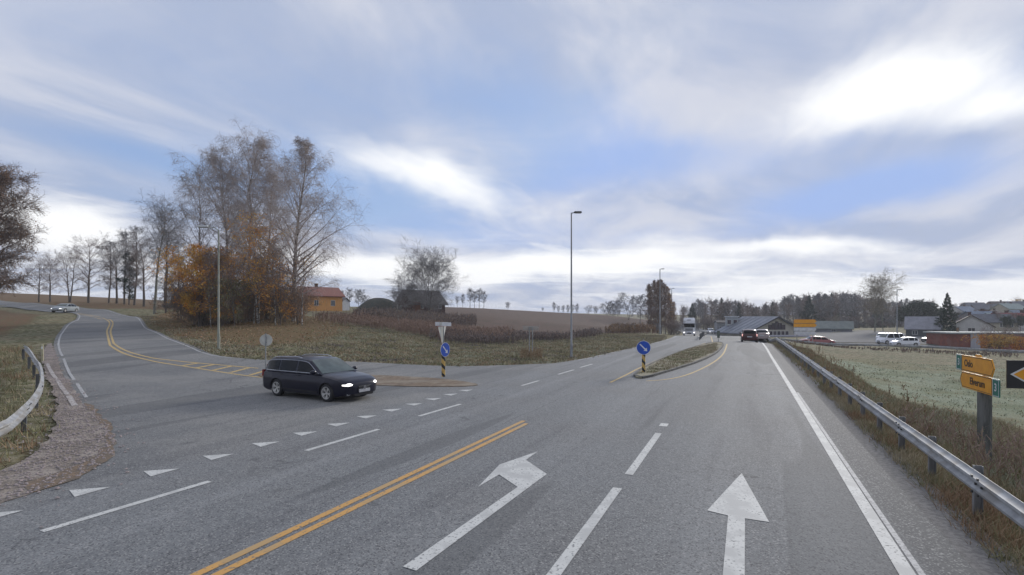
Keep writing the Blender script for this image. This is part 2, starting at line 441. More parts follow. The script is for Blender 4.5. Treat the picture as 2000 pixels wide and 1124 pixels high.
GRAVEL = smooth_line([hit(*q) for q in ((-60, 1040), (0, 992), (100, 956), (190, 915), (228, 885), (212, 838), (155, 778), (128, 738), (112, 700), (100, 672), (82, 690), (92, 740), (112, 790), (98, 850), (40, 905), (-60, 960))], 4, closed=True)
FIELD = wp((860, 95), (840, 130), (850, 300), (1280, 300), (1290, 260), (1275, 96), (1180, 80), (1050, 72), (940, 72))
DIRT = wp((-150, 100), (0, 92), (80, 80), (60, 60), (0, 44), (-150, 60))
MEADOW = [su(s, u) for s, u in ((-30, -7), (5, -6.5), (14, -6.5), (30, -5.8), (50, -6), (66, -12), (56, -40), (20, -60), (-40, -60))]

xs = np.unique(np.concatenate([np.arange(-70, 70, .75), np.geomspace(70, 900, 50), -np.geomspace(70, 900, 50)]))
ys = np.unique(np.concatenate([np.arange(-10, 90, .75), np.geomspace(90, 900, 70), -np.geomspace(10, 900, 30)]))
GX, GY = np.meshgrid(xs, ys)
GZ = H(GX, GY)
sdr = np.maximum(sdist(ROAD, GX, GY), sdist(RIGHT_ROAD, GX, GY))
low = sstep(.25, .9, sdr)
nx, ny = len(xs), len(ys)
rough = (np.sin(GX * 1.7 + np.sin(GY * 1.1) * 2) * np.sin(GY * 2.1 + GX * .6) + np.sin(GX * .63 + 1) * np.sin(GY * .71)) * .05
rough *= sstep(.3, 2.5, -sdr) * np.clip(np.hypot(GX, GY) / 40, 0, 1)
mound_at = at(742, 118)
GZ2 = GZ - .18 * low + rough - .02
I, J = np.meshgrid(np.arange(ny - 1), np.arange(nx - 1), indexing='ij')
a = (I * nx + J).ravel()
F = np.stack([a, a + 1, a + nx + 1, a + nx], 1)

def ground_mat():
    m = bpy.data.materials.new('ground_cover'); m.use_nodes = True
    t = NT(m.node_tree); p = m.node_tree.nodes['Principled BSDF']
    g = t.n.new('ShaderNodeNewGeometry').outputs['Position']
    at_ = t.n.new('ShaderNodeAttribute'); at_.attribute_name = 'zone'
    sp = t.n.new('ShaderNodeSeparateColor'); t.l.new(at_.outputs['Color'], sp.inputs[0])
    at2 = t.n.new('ShaderNodeAttribute'); at2.attribute_name = 'zone2'
    sp2 = t.n.new('ShaderNodeSeparateColor'); t.l.new(at2.outputs['Color'], sp2.inputs[0])
    n1 = t.noise(g, .35, 6, .6); n2 = t.noise(g, 2.6, 5, .65); n3 = t.noise(g, 14, 4, .7)
    base = t.mix(t.mrange(n1, .42, .6), (.20, .165, .09), (.16, .165, .085))
    base = t.mix(t.math('MULTIPLY', t.mrange(t.noise(g, .13, 5, .7), .42, .6), .6), base, (.11, .12, .055))
    base = t.mix(t.mrange(n2, .48, .62), base, (.27, .235, .16))
    base = t.mix(t.mrange(n2, .5, .34), base, (.075, .055, .03))
    base = t.mix(t.math('MULTIPLY', t.mrange(n3, .5, .68), .7), base, (.30, .29, .22))
    plow = t.mix(t.mrange(n1, .4, .6), (.125, .085, .07), (.095, .075, .06))
    wv = t.n.new('ShaderNodeTexWave'); wv.inputs['Scale'].default_value = .35; wv.inputs['Distortion'].default_value = 3; wv.inputs['Detail'].default_value = 3
    mp = t.n.new('ShaderNodeMapping'); mp.inputs['Rotation'].default_value = (0, 0, R(62)); t.l.new(g, mp.inputs[0]); t.l.new(mp.outputs[0], wv.inputs['Vector'])
    plow = t.mix(t.math('MULTIPLY', wv.outputs[1], .45), plow, (.16, .115, .085))
    frost = t.mix(t.mrange(n1, .35, .62), (.17, .195, .115), (.25, .28, .20))
    frost = t.mix(t.math('MULTIPLY', t.mrange(t.noise(g, .09, 5, .65), .45, .6), .75), frost, (.19, .165, .09))
    frost = t.mix(t.mrange(n2, .5, .68), frost, (.20, .18, .10))
    dirt = t.mix(t.mrange(n2, .4, .6), (.19, .11, .07), (.15, .125, .07))
    litter = t.mix(t.mrange(n2, .4, .62), (.19, .125, .07), (.14, .11, .055))
    edge = t.math('MULTIPLY', t.math('SUBTRACT', n2, .5), .7)
    def z(c): return t.mrange(t.math('ADD', c, edge), .35, .65)
    col = t.mix(z(sp.outputs[0]), base, plow)
    col = t.mix(z(sp.outputs[1]), col, frost)
    col = t.mix(z(sp.outputs[2]), col, dirt)
    col = t.mix(z(sp2.outputs[0]), col, litter)
    t.put(p.inputs['Base Color'], col); p.inputs['Roughness'].default_value = .95; p.inputs['Specular IOR Level'].default_value = .1
    b = t.n.new('ShaderNodeBump'); b.inputs['Strength'].default_value = .9; b.inputs['Distance'].default_value = .12
    t.l.new(t.math('ADD', n2, t.math('MULTIPLY', n3, .6)), b.inputs['Height']); t.l.new(b.outputs[0], p.inputs['Normal'])
    return m
GM = ground_mat()
gme = np_mesh('ground', np.column_stack([GX.ravel(), GY.ravel(), GZ2.ravel()]), [F], [GM], smooth=True)
def soft(poly, w=2.0): return sstep(-w, w, sdist(poly, GX, GY)).ravel()
z1 = np.zeros((nx * ny, 4), np.float32); z1[:, 3] = 1
z1[:, 0] = soft(FIELD, 3); z1[:, 1] = soft(MEADOW, 2.5); z1[:, 2] = np.maximum(soft(DIRT, 3), soft(CREST, 3))
ca = gme.color_attributes.new('zone', 'FLOAT_COLOR', 'POINT'); ca.data.foreach_set('color', z1.ravel())
LITTER = wp((290, 66), (330, 45), (420, 36), (520, 35), (620, 40), (690, 56), (640, 75), (500, 85), (330, 85))
z2 = np.zeros((nx * ny, 4), np.float32); z2[:, 3] = 1; z2[:, 0] = soft(LITTER, 3)
ca = gme.color_attributes.new('zone2', 'FLOAT_COLOR', 'POINT'); ca.data.foreach_set('color', z2.ravel())
ground = link('ground', gme); ground['kind'] = 'structure'

# ------------------------------------------------------------------ asphalt
def asphalt(name, side=False):
    m = bpy.data.materials.new(name); m.use_nodes = True
    t = NT(m.node_tree); p = m.node_tree.nodes['Principled BSDF']
    g = t.n.new('ShaderNodeNewGeometry').outputs['Position']
    s = t.vmath('DOT_PRODUCT', g, (S0, C0, 0)); u = t.vmath('DOT_PRODUCT', g, (-C0, S0, 0))
    us = t.comb(t.math('MULTIPLY', s, .07), u, 0)
    nbig = t.noise(g, .22, 5, .55); nl = t.noise(us, 1.3, 5, .6); nf = t.noise(g, 38, 3, .7); nm_ = t.noise(g, 9, 4, .7)
    # wheel tracks and resurfaced strips across the carriageway (worn into the surface, in road coordinates)
    uw = t.math('ADD', u, t.math('MULTIPLY', t.math('SUBTRACT', nl, .5), .35))
    f = t.mrange(uw, -3.0, 11.0, 0, 1, False)
    def P(v): return (v + 3.0) / 14.0
    tr = t.ramp(f, [(0, .02), (P(-1.87), .05), (P(-1.55), .44), (P(-.95), .70), (P(-.3), .42), (P(.5), .66), (P(1.2), .40), (P(2.0), .42), (P(2.9), .50), (P(3.7), .62), (P(4.7), .50), (P(5.35), .40), (P(5.9), .55), (P(6.6), .48), (P(7.3), .52), (P(7.6), .80), (P(7.9), .54), (P(8.5), .50), (P(9.5), .60), (P(10.8), .58)])
    side_c = t.mix(t.mrange(nbig, .4, .6), (.165, .168, .166), (.225, .222, .21))
    main_c = t.mix(tr, (.105, .111, .114), (.27, .277, .277))
    main_c = t.mix(t.math('MULTIPLY', t.mrange(nbig, .42, .62), .35), main_c, (.165, .158, .148))
    main_c = t.mix(t.math('MULTIPLY', t.mrange(u, -1.8, -1.95), .65), main_c, (.078, .081, .084))
    isside = t.mrange(u, 9.6, 10.6) if not side else 1.0
    col = t.mix(isside, main_c, side_c)
    col = t.mix(t.math('MULTIPLY', t.mrange(nl, .48, .70), .5), col, (.095, .096, .102))
    # aggregate
    vo = t.n.new('ShaderNodeTexVoronoi'); vo.inputs['Scale'].default_value = 55; t.l.new(g, vo.inputs['Vector'])
    vs_ = t.n.new('ShaderNodeSeparateColor'); t.l.new(vo.outputs['Color'], vs_.inputs[0])
    col = t.mix(t.math('MULTIPLY', t.mrange(vs_.outputs[0], .72, .95), .75), col, (.33, .325, .31))
    col = t.mix(t.math('MULTIPLY', t.mrange(vs_.outputs[1], .7, .95), .7), col, (.045, .045, .05))
    col = t.mix(t.math('MULTIPLY', t.mrange(nm_, .45, .7), .25), col, (.07, .072, .078))
    # thin cracks and sealed joints
    v2 = t.n.new('ShaderNodeTexVoronoi'); v2.feature = 'DISTANCE_TO_EDGE'; v2.inputs['Scale'].default_value = .16
    dw = t.vmath('ADD', g, t.vmath('SCALE', t.comb(t.noise(g, .9, 4), t.noise(t.vmath('ADD', g, (9, 3, 0)), .9, 4), 0), scale=2.2))
    t.l.new(dw, v2.inputs['Vector'])
    cr = t.math('MULTIPLY', t.mrange(v2.outputs['Distance'], .006, .0015), t.mrange(t.noise(g, .12, 2), .5, .62))
    col = t.mix(t.math('MULTIPLY', cr, .6), col, (.03, .03, .032))
    # longitudinal paving seams, oil spots and a few repair patches
    for uu, ww in ((3.15, .012), (5.9, .016), (8.95, .015)):
        dd = t.math('ABSOLUTE', t.math('SUBTRACT', t.math('ADD', u, t.math('MULTIPLY', t.noise(t.comb(t.math('MULTIPLY', s, .5), 0, uu), 1.0, 5, .7), .5)), uu + .25))
        col = t.mix(t.math('MULTIPLY', t.mrange(dd, ww, ww * .3), t.math('MULTIPLY', t.mrange(t.noise(t.comb(s, 0, uu * 3), .16, 2), .45, .62), .6)), col, (.05, .05, .05))
    oil = t.math('MULTIPLY', t.mrange(t.noise(g, 1.7, 3, .6), .64, .74), .45)
    col = t.mix(oil, col, (.055, .055, .056))
    pat = t.math('MULTIPLY', t.mrange(t.noise(us, .45, 2, .4), .585, .60), .4)
    col = t.mix(pat, col, (.075, .078, .08))
    t.put(p.inputs['Base Color'], col)
    p.inputs['Roughness'].default_value = .82; p.inputs['Specular IOR Level'].default_value = .35
    b = t.n.new('ShaderNodeBump'); b.inputs['Strength'].default_value = .5; b.inputs['Distance'].default_value = .01
    t.l.new(nf, b.inputs['Height']); t.l.new(b.outputs[0], p.inputs['Normal'])
    return m
ASPH = asphalt('road_asphalt')
def ragged(P, amp=.16, every=.35):
    Q = []; P = list(P)
    for a_, b_ in zip(P, P[1:] + P[:1]):
        n = max(1, int(math.hypot(b_[0] - a_[0], b_[1] - a_[1]) / every))
        for i in range(n):
            f = i / n; Q.append((a_[0] + (b_[0] - a_[0]) * f + random.uniform(-amp, amp), a_[1] + (b_[1] - a_[1]) * f + random.uniform(-amp, amp)))
    return Q
GRAVEL = ragged(GRAVEL, .07, .3)
road = drape('road', ROAD, .03, ASPH, 1.5, kind='structure')
rroad = drape('side_road', RIGHT_ROAD, .02, mat('grey_side_asphalt', (.115, .12, .125), (.09, .092, .096), .8, .9, spec=.12), 3, kind='structure')
park = drape('parking_yard', PARKING, .05, mat('grey_side_asphalt', ()), 3, kind='structure')
gm = mat('gravel', (.26, .215, .175), (.14, .12, .10), 9, .95, 1.0, 22, detail=8, c3=(.32, .275, .235), s3=1.2)
gravel = drape('gravel_verge', GRAVEL, .038, gm, 1.5, kind='structure')
mudm = mat('muddy_gravel', (.20, .14, .09), (.13, .105, .08), 5, .95, .8, 18, detail=8)
mud = drape('gravel_track', ragged(smooth_line([hit(*q) for q in ((60, 945), (140, 917), (190, 893), (206, 868), (200, 835), (165, 790), (185, 800), (213, 835), (222, 880), (200, 912), (120, 950), (60, 966))], 4, closed=True), .08, .3), .043, mudm, 1.0, kind='structure')
rs = drape('shoulder_gravel', [su(s, u) for s, u in ((-20, -2.38), (60, -2.33), (94, -1.45), (94, -1.8), (60, -2.85), (-20, -2.95))], .012, mat('grey_gravel', (.22, .21, .20), (.13, .125, .12), 14, .95, .4, 60, detail=8), 1.5, kind='structure')

# ------------------------------------------------------------------ painted markings (children of the road)
WP = mat('worn_white_paint', (.56, .56, .53), (.17, .175, .175), 24, .75, lo=.55, hi=.66, c3=(.44, .44, .42), s3=2.2)
WP2 = mat('faded_white_paint', (.44, .44, .43), (.24, .24, .245), 20, .75, lo=.42, hi=.62)
YP = mat('worn_yellow_paint', (.56, .31, .09), (.20, .17, .13), 20, .7, lo=.54, hi=.66, c3=(.44, .29, .13), s3=1.3)
YP2 = mat('faded_yellow_paint', (.56, .38, .13), (.32, .26, .15), 16, .75, lo=.4, hi=.64)
MZ = .036
def line_su(name, u, s0, s1, w, m): return strip(name, [su(s0, u if not isinstance(u, tuple) else u[0]), su(s1, u if not isinstance(u, tuple) else u[1])], w, MZ, m, road)
strip('edge_line', smooth_line([su(-20, -1.63), su(0, -1.63), su(20, -1.63), su(40, -1.63), su(60, -1.6), su(94, -.8), su(130, 1.9), su(172, 7.4), su(230, 18.5)], 4), .17, MZ, WP, road)
strip('edge_line', [su(-20, -1.79), su(0, -1.80), su(9, -1.77), su(22, -1.76)], .07, MZ - .001, WP2, road)
for s0, s1 in ((-3.5, -.2), (2.9, 8.5), (9.3, 12.9)): line_su('lane_dash', (1.93, 1.95), s0, s1, .15, WP)
line_su('lane_dash', (1.97, 1.97), 13.75, 14.15, .2, WP)
for s0, s1 in ((-5, -1.5), (3.6, 5.9), (8.1, 10.4), (12.25, 14.5), (19.4, 21.2), (23.9, 26.3), (27.6, 29.9)): line_su('lane_dash', (8.53, 8.47) if s0 < 18 else (8.42, 8.38), s0, s1, .13, WP)
strip('centre_line', [su(-12, 5.34), su(12.6, 5.33)], .12, MZ, YP, road)
strip('centre_line', [su(-12, 5.56), su(12.9, 5.54)], .12, MZ, YP, road)
strip('edge_line', [hit(*q) for q in ((1130, 705), (1200, 689), (1262, 675), (1300, 665))] + [su(94, 10.1), su(130, 13.4)], .12, MZ, WP2, road)
arrow = [(787, 1113), (813, 1121), (1068, 930), (1027, 902), (1051, 885), (976, 911), (934, 955), (975, 931), (1011, 955.6)]
drape('turn_arrow', [hit(*q) for q in arrow], MZ, WP, 1.5, road)
a0 = [hit(*q) for q in ((1455, 1017.6), (1502.4, 1025), (1448.6, 928), (1381, 1002), (1422, 1012))]
pR = np.array(a0[0]); pL = np.array(a0[4]); dirs = np.array([-S0, -C0])
drape('straight_arrow', a0 + [tuple(pL + dirs * 4.2), tuple(pL + dirs * 4.2 + (pR - pL))], MZ, WP, 1.5, road)
for k in range(13):
    s0 = 3.36 + k * 1.14
    # one sharks-tooth: pointed end towards the drivers who must give way
    drape('yield_triangle', [su(s0, 9.68), su(s0 + .52, 9.70), su(s0 + .14, 10.14)], MZ, WP, 3, road)
yl_far = smooth_line(wp((150, 78), (185, 74), (206, 70), (220, 60), (216, 50), (218, 42)), 4)[:-1] + smooth_line([hit(*q) for q in ((222, 672), (245, 686), (285, 698), (340, 706), (425, 714), (505, 721))], 4)
strip('centre_line', yl_far, .14, MZ, YP2, road)
yl_near = smooth_line(wp((150, 76.5), (183, 72.5), (202, 68), (214, 59), (209, 50), (211, 42)), 4)[:-1] + smooth_line([hit(*q) for q in ((215, 676), (240, 691), (290, 705), (360, 717), (430, 728), (512, 739))], 4)
strip('centre_line', yl_near, .14, MZ, YP2, road)
for px in (355, 385, 418, 452, 490):
    strip('hatch_bar', [hit(px - 2, 717 + (px - 360) * .135), hit(px + 34, 711 + (px - 360) * .10)], .22, MZ, YP2, road)
strip('edge_line', smooth_line([(p[0] + .25, p[1] + .1) for p in left_edge[12:50:4]], 3), .11, MZ, WP2, road)
strip('edge_line', smooth_line([(p[0] - .3, p[1] - .12) for p in right_edge[8:44:4]], 3), .11, MZ, WP2, road)
strip('centre_line', smooth_line([hit(*q) for q in ((1192, 749), (1225, 733), (1252, 719), (1300, 698), (1340, 683), (1378, 671))], 4), .12, MZ, YP2, road)
strip('centre_line', smooth_line([hit(*q) for q in ((1262, 746), (1300, 743), (1335, 736), (1368, 723), (1398, 706), (1414, 690), (1420, 673))], 4), .12, MZ, YP2, road)
strip('centre_line', [su(s, u) for s, u in ((58, 3.2), (80, 4.6), (94, 6), (130, 9))], .12, MZ, YP2, road)
# old white stripes left on the gravel beside the side road
gs = tag(strip('old_edge_line', [hit(*q) for q in ((92, 712), (104, 735), (120, 758), (132, 774))], .14, .052, mat('old_white_paint', (.45, .43, .41), (.28, .24, .22), 9, .8, lo=.4, hi=.6)), kind='structure')
tag(strip('old_edge_line', [hit(*q) for q in ((134, 776), (141, 788), (147, 796))], .16, .052, MATS['old_white_paint']), kind='structure')

# ------------------------------------------------------------------ islands with kerbs
kerb_m = mat('kerb_stone', (.14, .135, .125), (.09, .088, .08), 4, .9, .5, 20)
def island(name, px, m, thick=.13, kerb=True):
    P = smooth_line([hit(*q) for q in px], 3, closed=True)
    i1 = drape(name, P, -.02, m, 1.5, thick=thick, kind='structure')
    if not kerb: return i1
    n = len(P); L = [0.0]
    c = np.mean(np.array(P), 0)
    # kerb stones round the island, one by one
    Q = np.array(P + [P[0]]); seg = np.hypot(*(Q[1:] - Q[:-1]).T); cum = np.concatenate([[0], np.cumsum(seg)]); tot = cum[-1]
    k = int(tot / 1.0); me = None
    for j in range(k):
        d0 = j * tot / k + .01; d1 = (j + 1) * tot / k - .01
        a_ = np.array([np.interp(d0, cum, Q[:, 0]), np.interp(d0, cum, Q[:, 1])]); b_ = np.array([np.interp(d1, cum, Q[:, 0]), np.interp(d1, cum, Q[:, 1])])
        if me is None:
            mb = MB().box((0, 0, 0), (1, .14, .26), 0, top=(1, .86)); o = mb.build('kerb_stone', kerb_m, i1); me = o.data
        else: o = link('kerb_stone', me, i1)
        mid = (a_ + b_) / 2; d = b_ - a_
        o.location = (mid[0], mid[1], hz(*mid) + .005 + random.uniform(-.006, .006)); o.rotation_euler = (0, 0, math.atan2(d[1], d[0])); o.scale = (np.hypot(*d), 1, 1)
    return i1
isl_g = mat('island_turf', (.20, .185, .12), (.27, .245, .17), 3, .95, .8, 18, detail=7, c3=(.10, .075, .04), s3=.8)
isl_b = mat('island_gravel', (.21, .155, .105), (.14, .10, .065), 5, .95, .8, 22, detail=7, c3=(.24, .20, .15), s3=1.0)
main_island = island('traffic_island', ((1240, 737), (1262, 719), (1300, 701), (1340, 685), (1380, 673), (1405, 670), (1412, 675), (1400, 690), (1370, 706), (1330, 720), (1290, 732), (1258, 741)), isl_g)
split_island = island('splitter_island', ((505, 734), (560, 733), (640, 733), (740, 735), (850, 741), (930, 752), (905, 757), (800, 757), (700, 753), (600, 748), (530, 742)), isl_b, .075, False)
# ------------------------------------------------------------------ trees
def unit(a): return a / np.maximum(1e-9, np.linalg.norm(a, axis=-1, keepdims=True))
def grow(P, n_per, t0, t1, length, angle, K, up=0.0, grav=0.0, wig=.12, rg=rng, power=1.0):
    """children of polylines P (N,K0,3): returns (M,K,3), and the parameter t of each base"""
    N, K0 = P.shape[:2]; M = N * n_per
    idx = np.repeat(np.arange(N), n_per)
    t = (np.tile(np.arange(n_per), N) + rg.random(M)) / n_per
    t = t0 + (t1 - t0) * t ** power
    f = t * (K0 - 1); i = np.minimum(f.astype(int), K0 - 2); fr = (f - i)[:, None]
    base = P[idx, i] * (1 - fr) + P[idx, i + 1] * fr
    tan = unit(P[idx, i + 1] - P[idx, i])
    if n_per > 3 and N < 12:
        az = np.arange(M) * 2.39996 + rg.random(M) * .9
        rv = np.stack([np.cos(az), np.sin(az), np.zeros(M)], 1)
        perp = unit(rv - tan * (rv * tan).sum(1)[:, None])
    else: perp = unit(np.cross(tan, rg.normal(size=(M, 3))))
    ang = angle(t) if callable(angle) else np.full(M, angle); ang = (ang * (1 + rg.normal(size=M) * .12))[:, None]
    d = np.cos(ang) * tan + np.sin(ang) * perp; d[:, 2] += up; d = unit(d)
    L = length(t, idx) if callable(length) else np.full(M, length)
    L = L * rg.uniform(.65, 1.2, M)
    out = np.empty((M, K, 3)); out[:, 0] = base
    for k in range(1, K):
        d = unit(d + rg.normal(size=(M, 3)) * wig + np.array([0, 0, grav]))
        out[:, k] = out[:, k - 1] + d * (L / (K - 1))[:, None]
    return out, t
def tubes(P, r0, r1, n=5):
    """round limbs"""
    M, K = P.shape[:2]
    T = unit(np.gradient(P, axis=1)); ref = np.where(np.abs(T[..., 2:3]) > .9, np.array([1.0, 0, 0]), np.array([0, 0, 1.0]))
    A = unit(np.cross(T, ref)); B = np.cross(A, T)
    w = np.linspace(0, 1, K)[None, :]
    rad = (np.asarray(r0).reshape(-1, 1) * (1 - w) + np.asarray(r1).reshape(-1, 1) * w)
    th = np.arange(n) * 2 * np.pi / n
    V = P[:, :, None] + rad[..., None, None] * (np.cos(th)[:, None] * A[:, :, None] + np.sin(th)[:, None] * B[:, :, None])
    m, k, j = np.meshgrid(np.arange(M), np.arange(K - 1), np.arange(n), indexing='ij')
    a = (m * K + k) * n + j; b = (m * K + k) * n + (j + 1) % n
    return V.reshape(-1, 3), np.stack([a, b, b + n, a + n], -1).reshape(-1, 4)
def ribbons(P, w0, w1, rg=rng):
    M, K = P.shape[:2]
    T = unit(np.gradient(P, axis=1)); A = unit(np.cross(T, rg.normal(size=(M, 1, 3))))
    w = (w0 + (w1 - w0) * np.linspace(0, 1, K))[None, :, None] / 2
    V = np.stack([P - A * w, P + A * w], 2)
    m, k = np.meshgrid(np.arange(M), np.arange(K - 1), indexing='ij'); a = ((m * K + k) * 2)
    return V.reshape(-1, 3), np.stack([a, a + 1, a + 3, a + 2], -1).reshape(-1, 4)
def leaves(C, size, rg=rng):
    M = len(C); a = unit(rg.normal(size=(M, 3))); b = unit(np.cross(a, rg.normal(size=(M, 3)))); s = size * rg.uniform(.6, 1.3, (M, 1))
    V = np.stack([C - a * s, C + b * s * .6, C + a * s, C - b * s * .6], 1)
    return V.reshape(-1, 3), np.arange(M * 4).reshape(-1, 4)
def cat_mesh(name, parts, mats, smooth=False):
    V = []; F = []; mi = []; b = 0
    for (v, f, m) in parts:
        if not len(v): continue
        V.append(v); F.append(f + b); mi.append(np.full(len(f), m)); b += len(v)
    return np_mesh(name, np.concatenate(V), F, mats, np.concatenate(mi), smooth)

BARK = mat('grey_brown_bark', (.15, .13, .11), (.085, .075, .065), 6, .95, stretch=(3, 3, .6))
BIRCH = mat('white_birch_bark', (.42, .41, .38), (.06, .055, .05), 3, .9, stretch=(1.5, 1.5, 3.5), lo=.5, hi=.58, c3=(.14, .12, .10), s3=.5)
TWIG = mat('brown_twigs', (.19, .15, .135), (.24, .19, .165), .6, .95)
TWIGG = mat('grey_twigs', (.20, .195, .20), (.26, .25, .245), .5, .95)
LBR = mat('brown_dry_leaves', (.36, .21, .11), (.27, .17, .09), 1.5, .8)
LOR = mat('orange_autumn_leaves', (.72, .34, .05), (.60, .25, .04), 1.2, .8, c3=(.66, .42, .09), s3=.7)
LYE = mat('yellow_autumn_leaves', (.66, .46, .12), (.55, .34, .08), 1.2, .8)
LGR = mat('dull_green_leaves', (.17, .17, .08), (.22, .19, .09), 1.2, .8)
NEED = mat('spruce_needles', (.055, .075, .05), (.035, .052, .036), 1.5, .85)
NEED2 = mat('pine_needles', (.07, .09, .055), (.045, .062, .042), 1.5, .85)

BTW = mat('birch_twigs', (.38, .33, .31), (.47, .42, .395), .6, .95)
def tree_mesh(seed, h, rad, z0=.15, stems=1, lean=.03, trunk_r=.16, prim=40, sec=9, ter=8, qua=4, ang=(1.15, .5), droop=-.10, prof=None, leaf=0, leaf_m=None, leaf_s=.07, bark=BARK, twig=TWIG, tw=.014, up=0.0, spread=0.25, leaf_z=(0, 1)):
    """returns (trunk mesh, crown mesh). rad: crown radius, prof(t) its profile over trunk height"""
    rg = np.random.default_rng(seed)
    prof = prof or (lambda t: np.sin(np.pi * np.clip(t, 0, 1) ** .8) ** .7)
    K = 9
    T = np.empty((stems, K, 3)); z = np.linspace(0, 1, K)
    for i in range(stems):
        a = rg.random() * 6.28; l = lean + (spread if stems > 1 else 0) * rg.random()
        hh = h * (1 if i == 0 else rg.uniform(.7, .98))
        T[i, :, 0] = np.cos(a) * l * h * z ** 1.3 + np.cumsum(rg.normal(size=K)) * .012 * h * z
        T[i, :, 1] = np.sin(a) * l * h * z ** 1.3 + np.cumsum(rg.normal(size=K)) * .012 * h * z
        T[i, :, 2] = z * hh - .3 * (1 - z)
        if stems > 1: T[i, :, 0] += np.cos(a) * .15; T[i, :, 1] += np.sin(a) * .15
    def L1(t, idx): return np.maximum(.06, prof((t - z0) / (1 - z0))) * rad * 1.25 / np.sin(np.clip(ang[0] + (ang[1] - ang[0]) * t, .45, 1.5))
    P1, t1 = grow(T, max(4, prim // stems), z0, .985, L1, lambda t: ang[0] + (ang[1] - ang[0]) * t, 6, up=up, grav=-.02, wig=.10, rg=rg)
    l1 = np.linalg.norm(P1[:, -1] - P1[:, 0], axis=1)
    P2, t2 = grow(P1, sec, .18, 1.0, lambda t, i: l1[i] * .42 * (1.1 - .5 * t), .75, 5, up=.08, grav=droop * .3, wig=.14, rg=rg)
    l2 = np.linalg.norm(P2[:, -1] - P2[:, 0], axis=1)
    P3, _ = grow(P2, ter, .15, 1.0, lambda t, i: .12 + l2[i] * .5, .7, 4, grav=droop, wig=.16, rg=rg)
    l3 = np.linalg.norm(P3[:, -1] - P3[:, 0], axis=1)
    tr = [(*tubes(T, np.full(stems, trunk_r / stems ** .4), np.full(stems, .02), 8), 0)]
    r1 = np.clip(trunk_r * .42 * (1 - t1 * .75), .012, 1) * np.clip(l1 / max(.1, l1.max()) + .3, .3, 1)
    tr.append((*tubes(P1, r1, np.full(len(P1), .008), 4), 1))
    cr = [(*ribbons(P2, tw * 2.4, tw * 1.0, rg), 0), (*ribbons(P3, tw * 1.2, tw * .8, rg), 0)]
    src = P3
    if qua:
        P4, _ = grow(P3, qua, .1, 1.0, lambda t, i: .10 + l3[i] * .55, .7, 3, grav=droop * 1.5, wig=.15, rg=rg)
        cr.append((*ribbons(P4, tw, tw * .7, rg), 0)); src = P4
    if leaf:
        pts = src.reshape(-1, 3); tz = pts[:, 2] / h
        pts = pts[(tz > leaf_z[0]) & (tz < leaf_z[1])]
        pts = pts[rg.integers(0, len(pts), leaf)] + rg.normal(size=(leaf, 3)) * .08
        cr.append((*leaves(pts, leaf_s, rg), 1))
    zs = h / max(h, float(np.percentile(cr[-1][0][:, 2], 99.6)))          # keep the crown inside the given height
    for v, _, _ in tr + cr: v[:, 2] *= zs; v[:, :2] *= zs ** .8
    return (cat_mesh('trunk', tr, [bark, twig], smooth=True), cat_mesh('crown', cr, [twig, leaf_m or LBR]))

def tree_obj(name, loc, ms, label, cat='tree', group=None, rz=0.0, scale=1.0, sz=1.0):
    t = thing(name, (loc[0], loc[1], loc[2]), label, cat, group, rz, scale)
    t.scale = (scale, scale, scale * sz)
    link('trunk', ms[0], t); link('crown', ms[1], t)
    return t
def H_at(px, Y, topy):
    p = at(px, Y); return p, (CAM_H - (topy - HOR) / FOC * Y) - p.z

pbirch = lambda t: np.interp(t, [0, .12, .3, .5, .75, 1], [.75, 1.0, .92, .62, .32, .05])
pnarrow = lambda t: np.interp(t, [0, .3, .6, .85, 1], [.45, 1.0, .85, .5, .08])
pround = lambda t: np.interp(t, [0, .3, .6, .85, 1], [.6, 1.0, 1.0, .75, .3])

# --- the hero group of birches on the bank
p, h = H_at(573, 60, 284)
tree_obj('birch_tree', p, tree_mesh(101, h, 4.7, z0=.13, trunk_r=.30, prim=60, sec=11, ter=8, qua=5, ang=(1.05, .42), droop=-.20, prof=pbirch, leaf=3000, leaf_m=LBR, leaf_s=.055, bark=BIRCH, twig=BTW, tw=.012, up=.05), 'tall bare birch with wide fan of branches, nearest the orange house', 'birch tree')
p, h = H_at(486, 62, 284)
tree_obj('birch_tree', p, tree_mesh(102, h, 3.0, z0=.22, trunk_r=.24, prim=56, sec=10, ter=8, qua=5, ang=(.9, .4), droop=-.26, prof=pnarrow, leaf=1900, leaf_m=LBR, leaf_s=.06, bark=BIRCH, twig=BTW, tw=.012, up=.1), 'tallest narrow birch in the middle of the birch group', 'birch tree')
p, h = H_at(446, 60, 312)
tree_obj('birch_tree', p, tree_mesh(103, h, 3.1, z0=.25, trunk_r=.22, prim=50, sec=10, ter=8, qua=5, ang=(.9, .4), droop=-.24, prof=pnarrow, leaf=1700, leaf_m=LBR, leaf_s=.06, bark=BIRCH, twig=BTW, tw=.012, up=.1), 'birch behind the roadside lamp post, left of the tallest one', 'birch tree')
p, h = H_at(522, 64, 345)
tree_obj('birch_tree', p, tree_mesh(104, h, 2.9, z0=.2, trunk_r=.2, prim=48, sec=10, ter=8, qua=4, ang=(.9, .45), droop=-.2, prof=pnarrow, leaf=2300, leaf_m=LBR, leaf_s=.06, bark=BIRCH, twig=BTW, tw=.012, up=.08), 'brownish birch squeezed between the tallest birch and the fan-shaped one', 'birch tree')
p, h = H_at(392, 66, 352)
tree_obj('birch_tree', p, tree_mesh(105, h, 2.4, z0=.3, trunk_r=.17, prim=36, sec=8, ter=7, qua=3, ang=(.85, .4), droop=-.15, prof=pnarrow, leaf=1600, leaf_m=LBR, leaf_s=.06, bark=BIRCH, twig=TWIGG, tw=.012, up=.1), 'thin half-bare birch rising above the orange-leaved tree', 'birch tree')
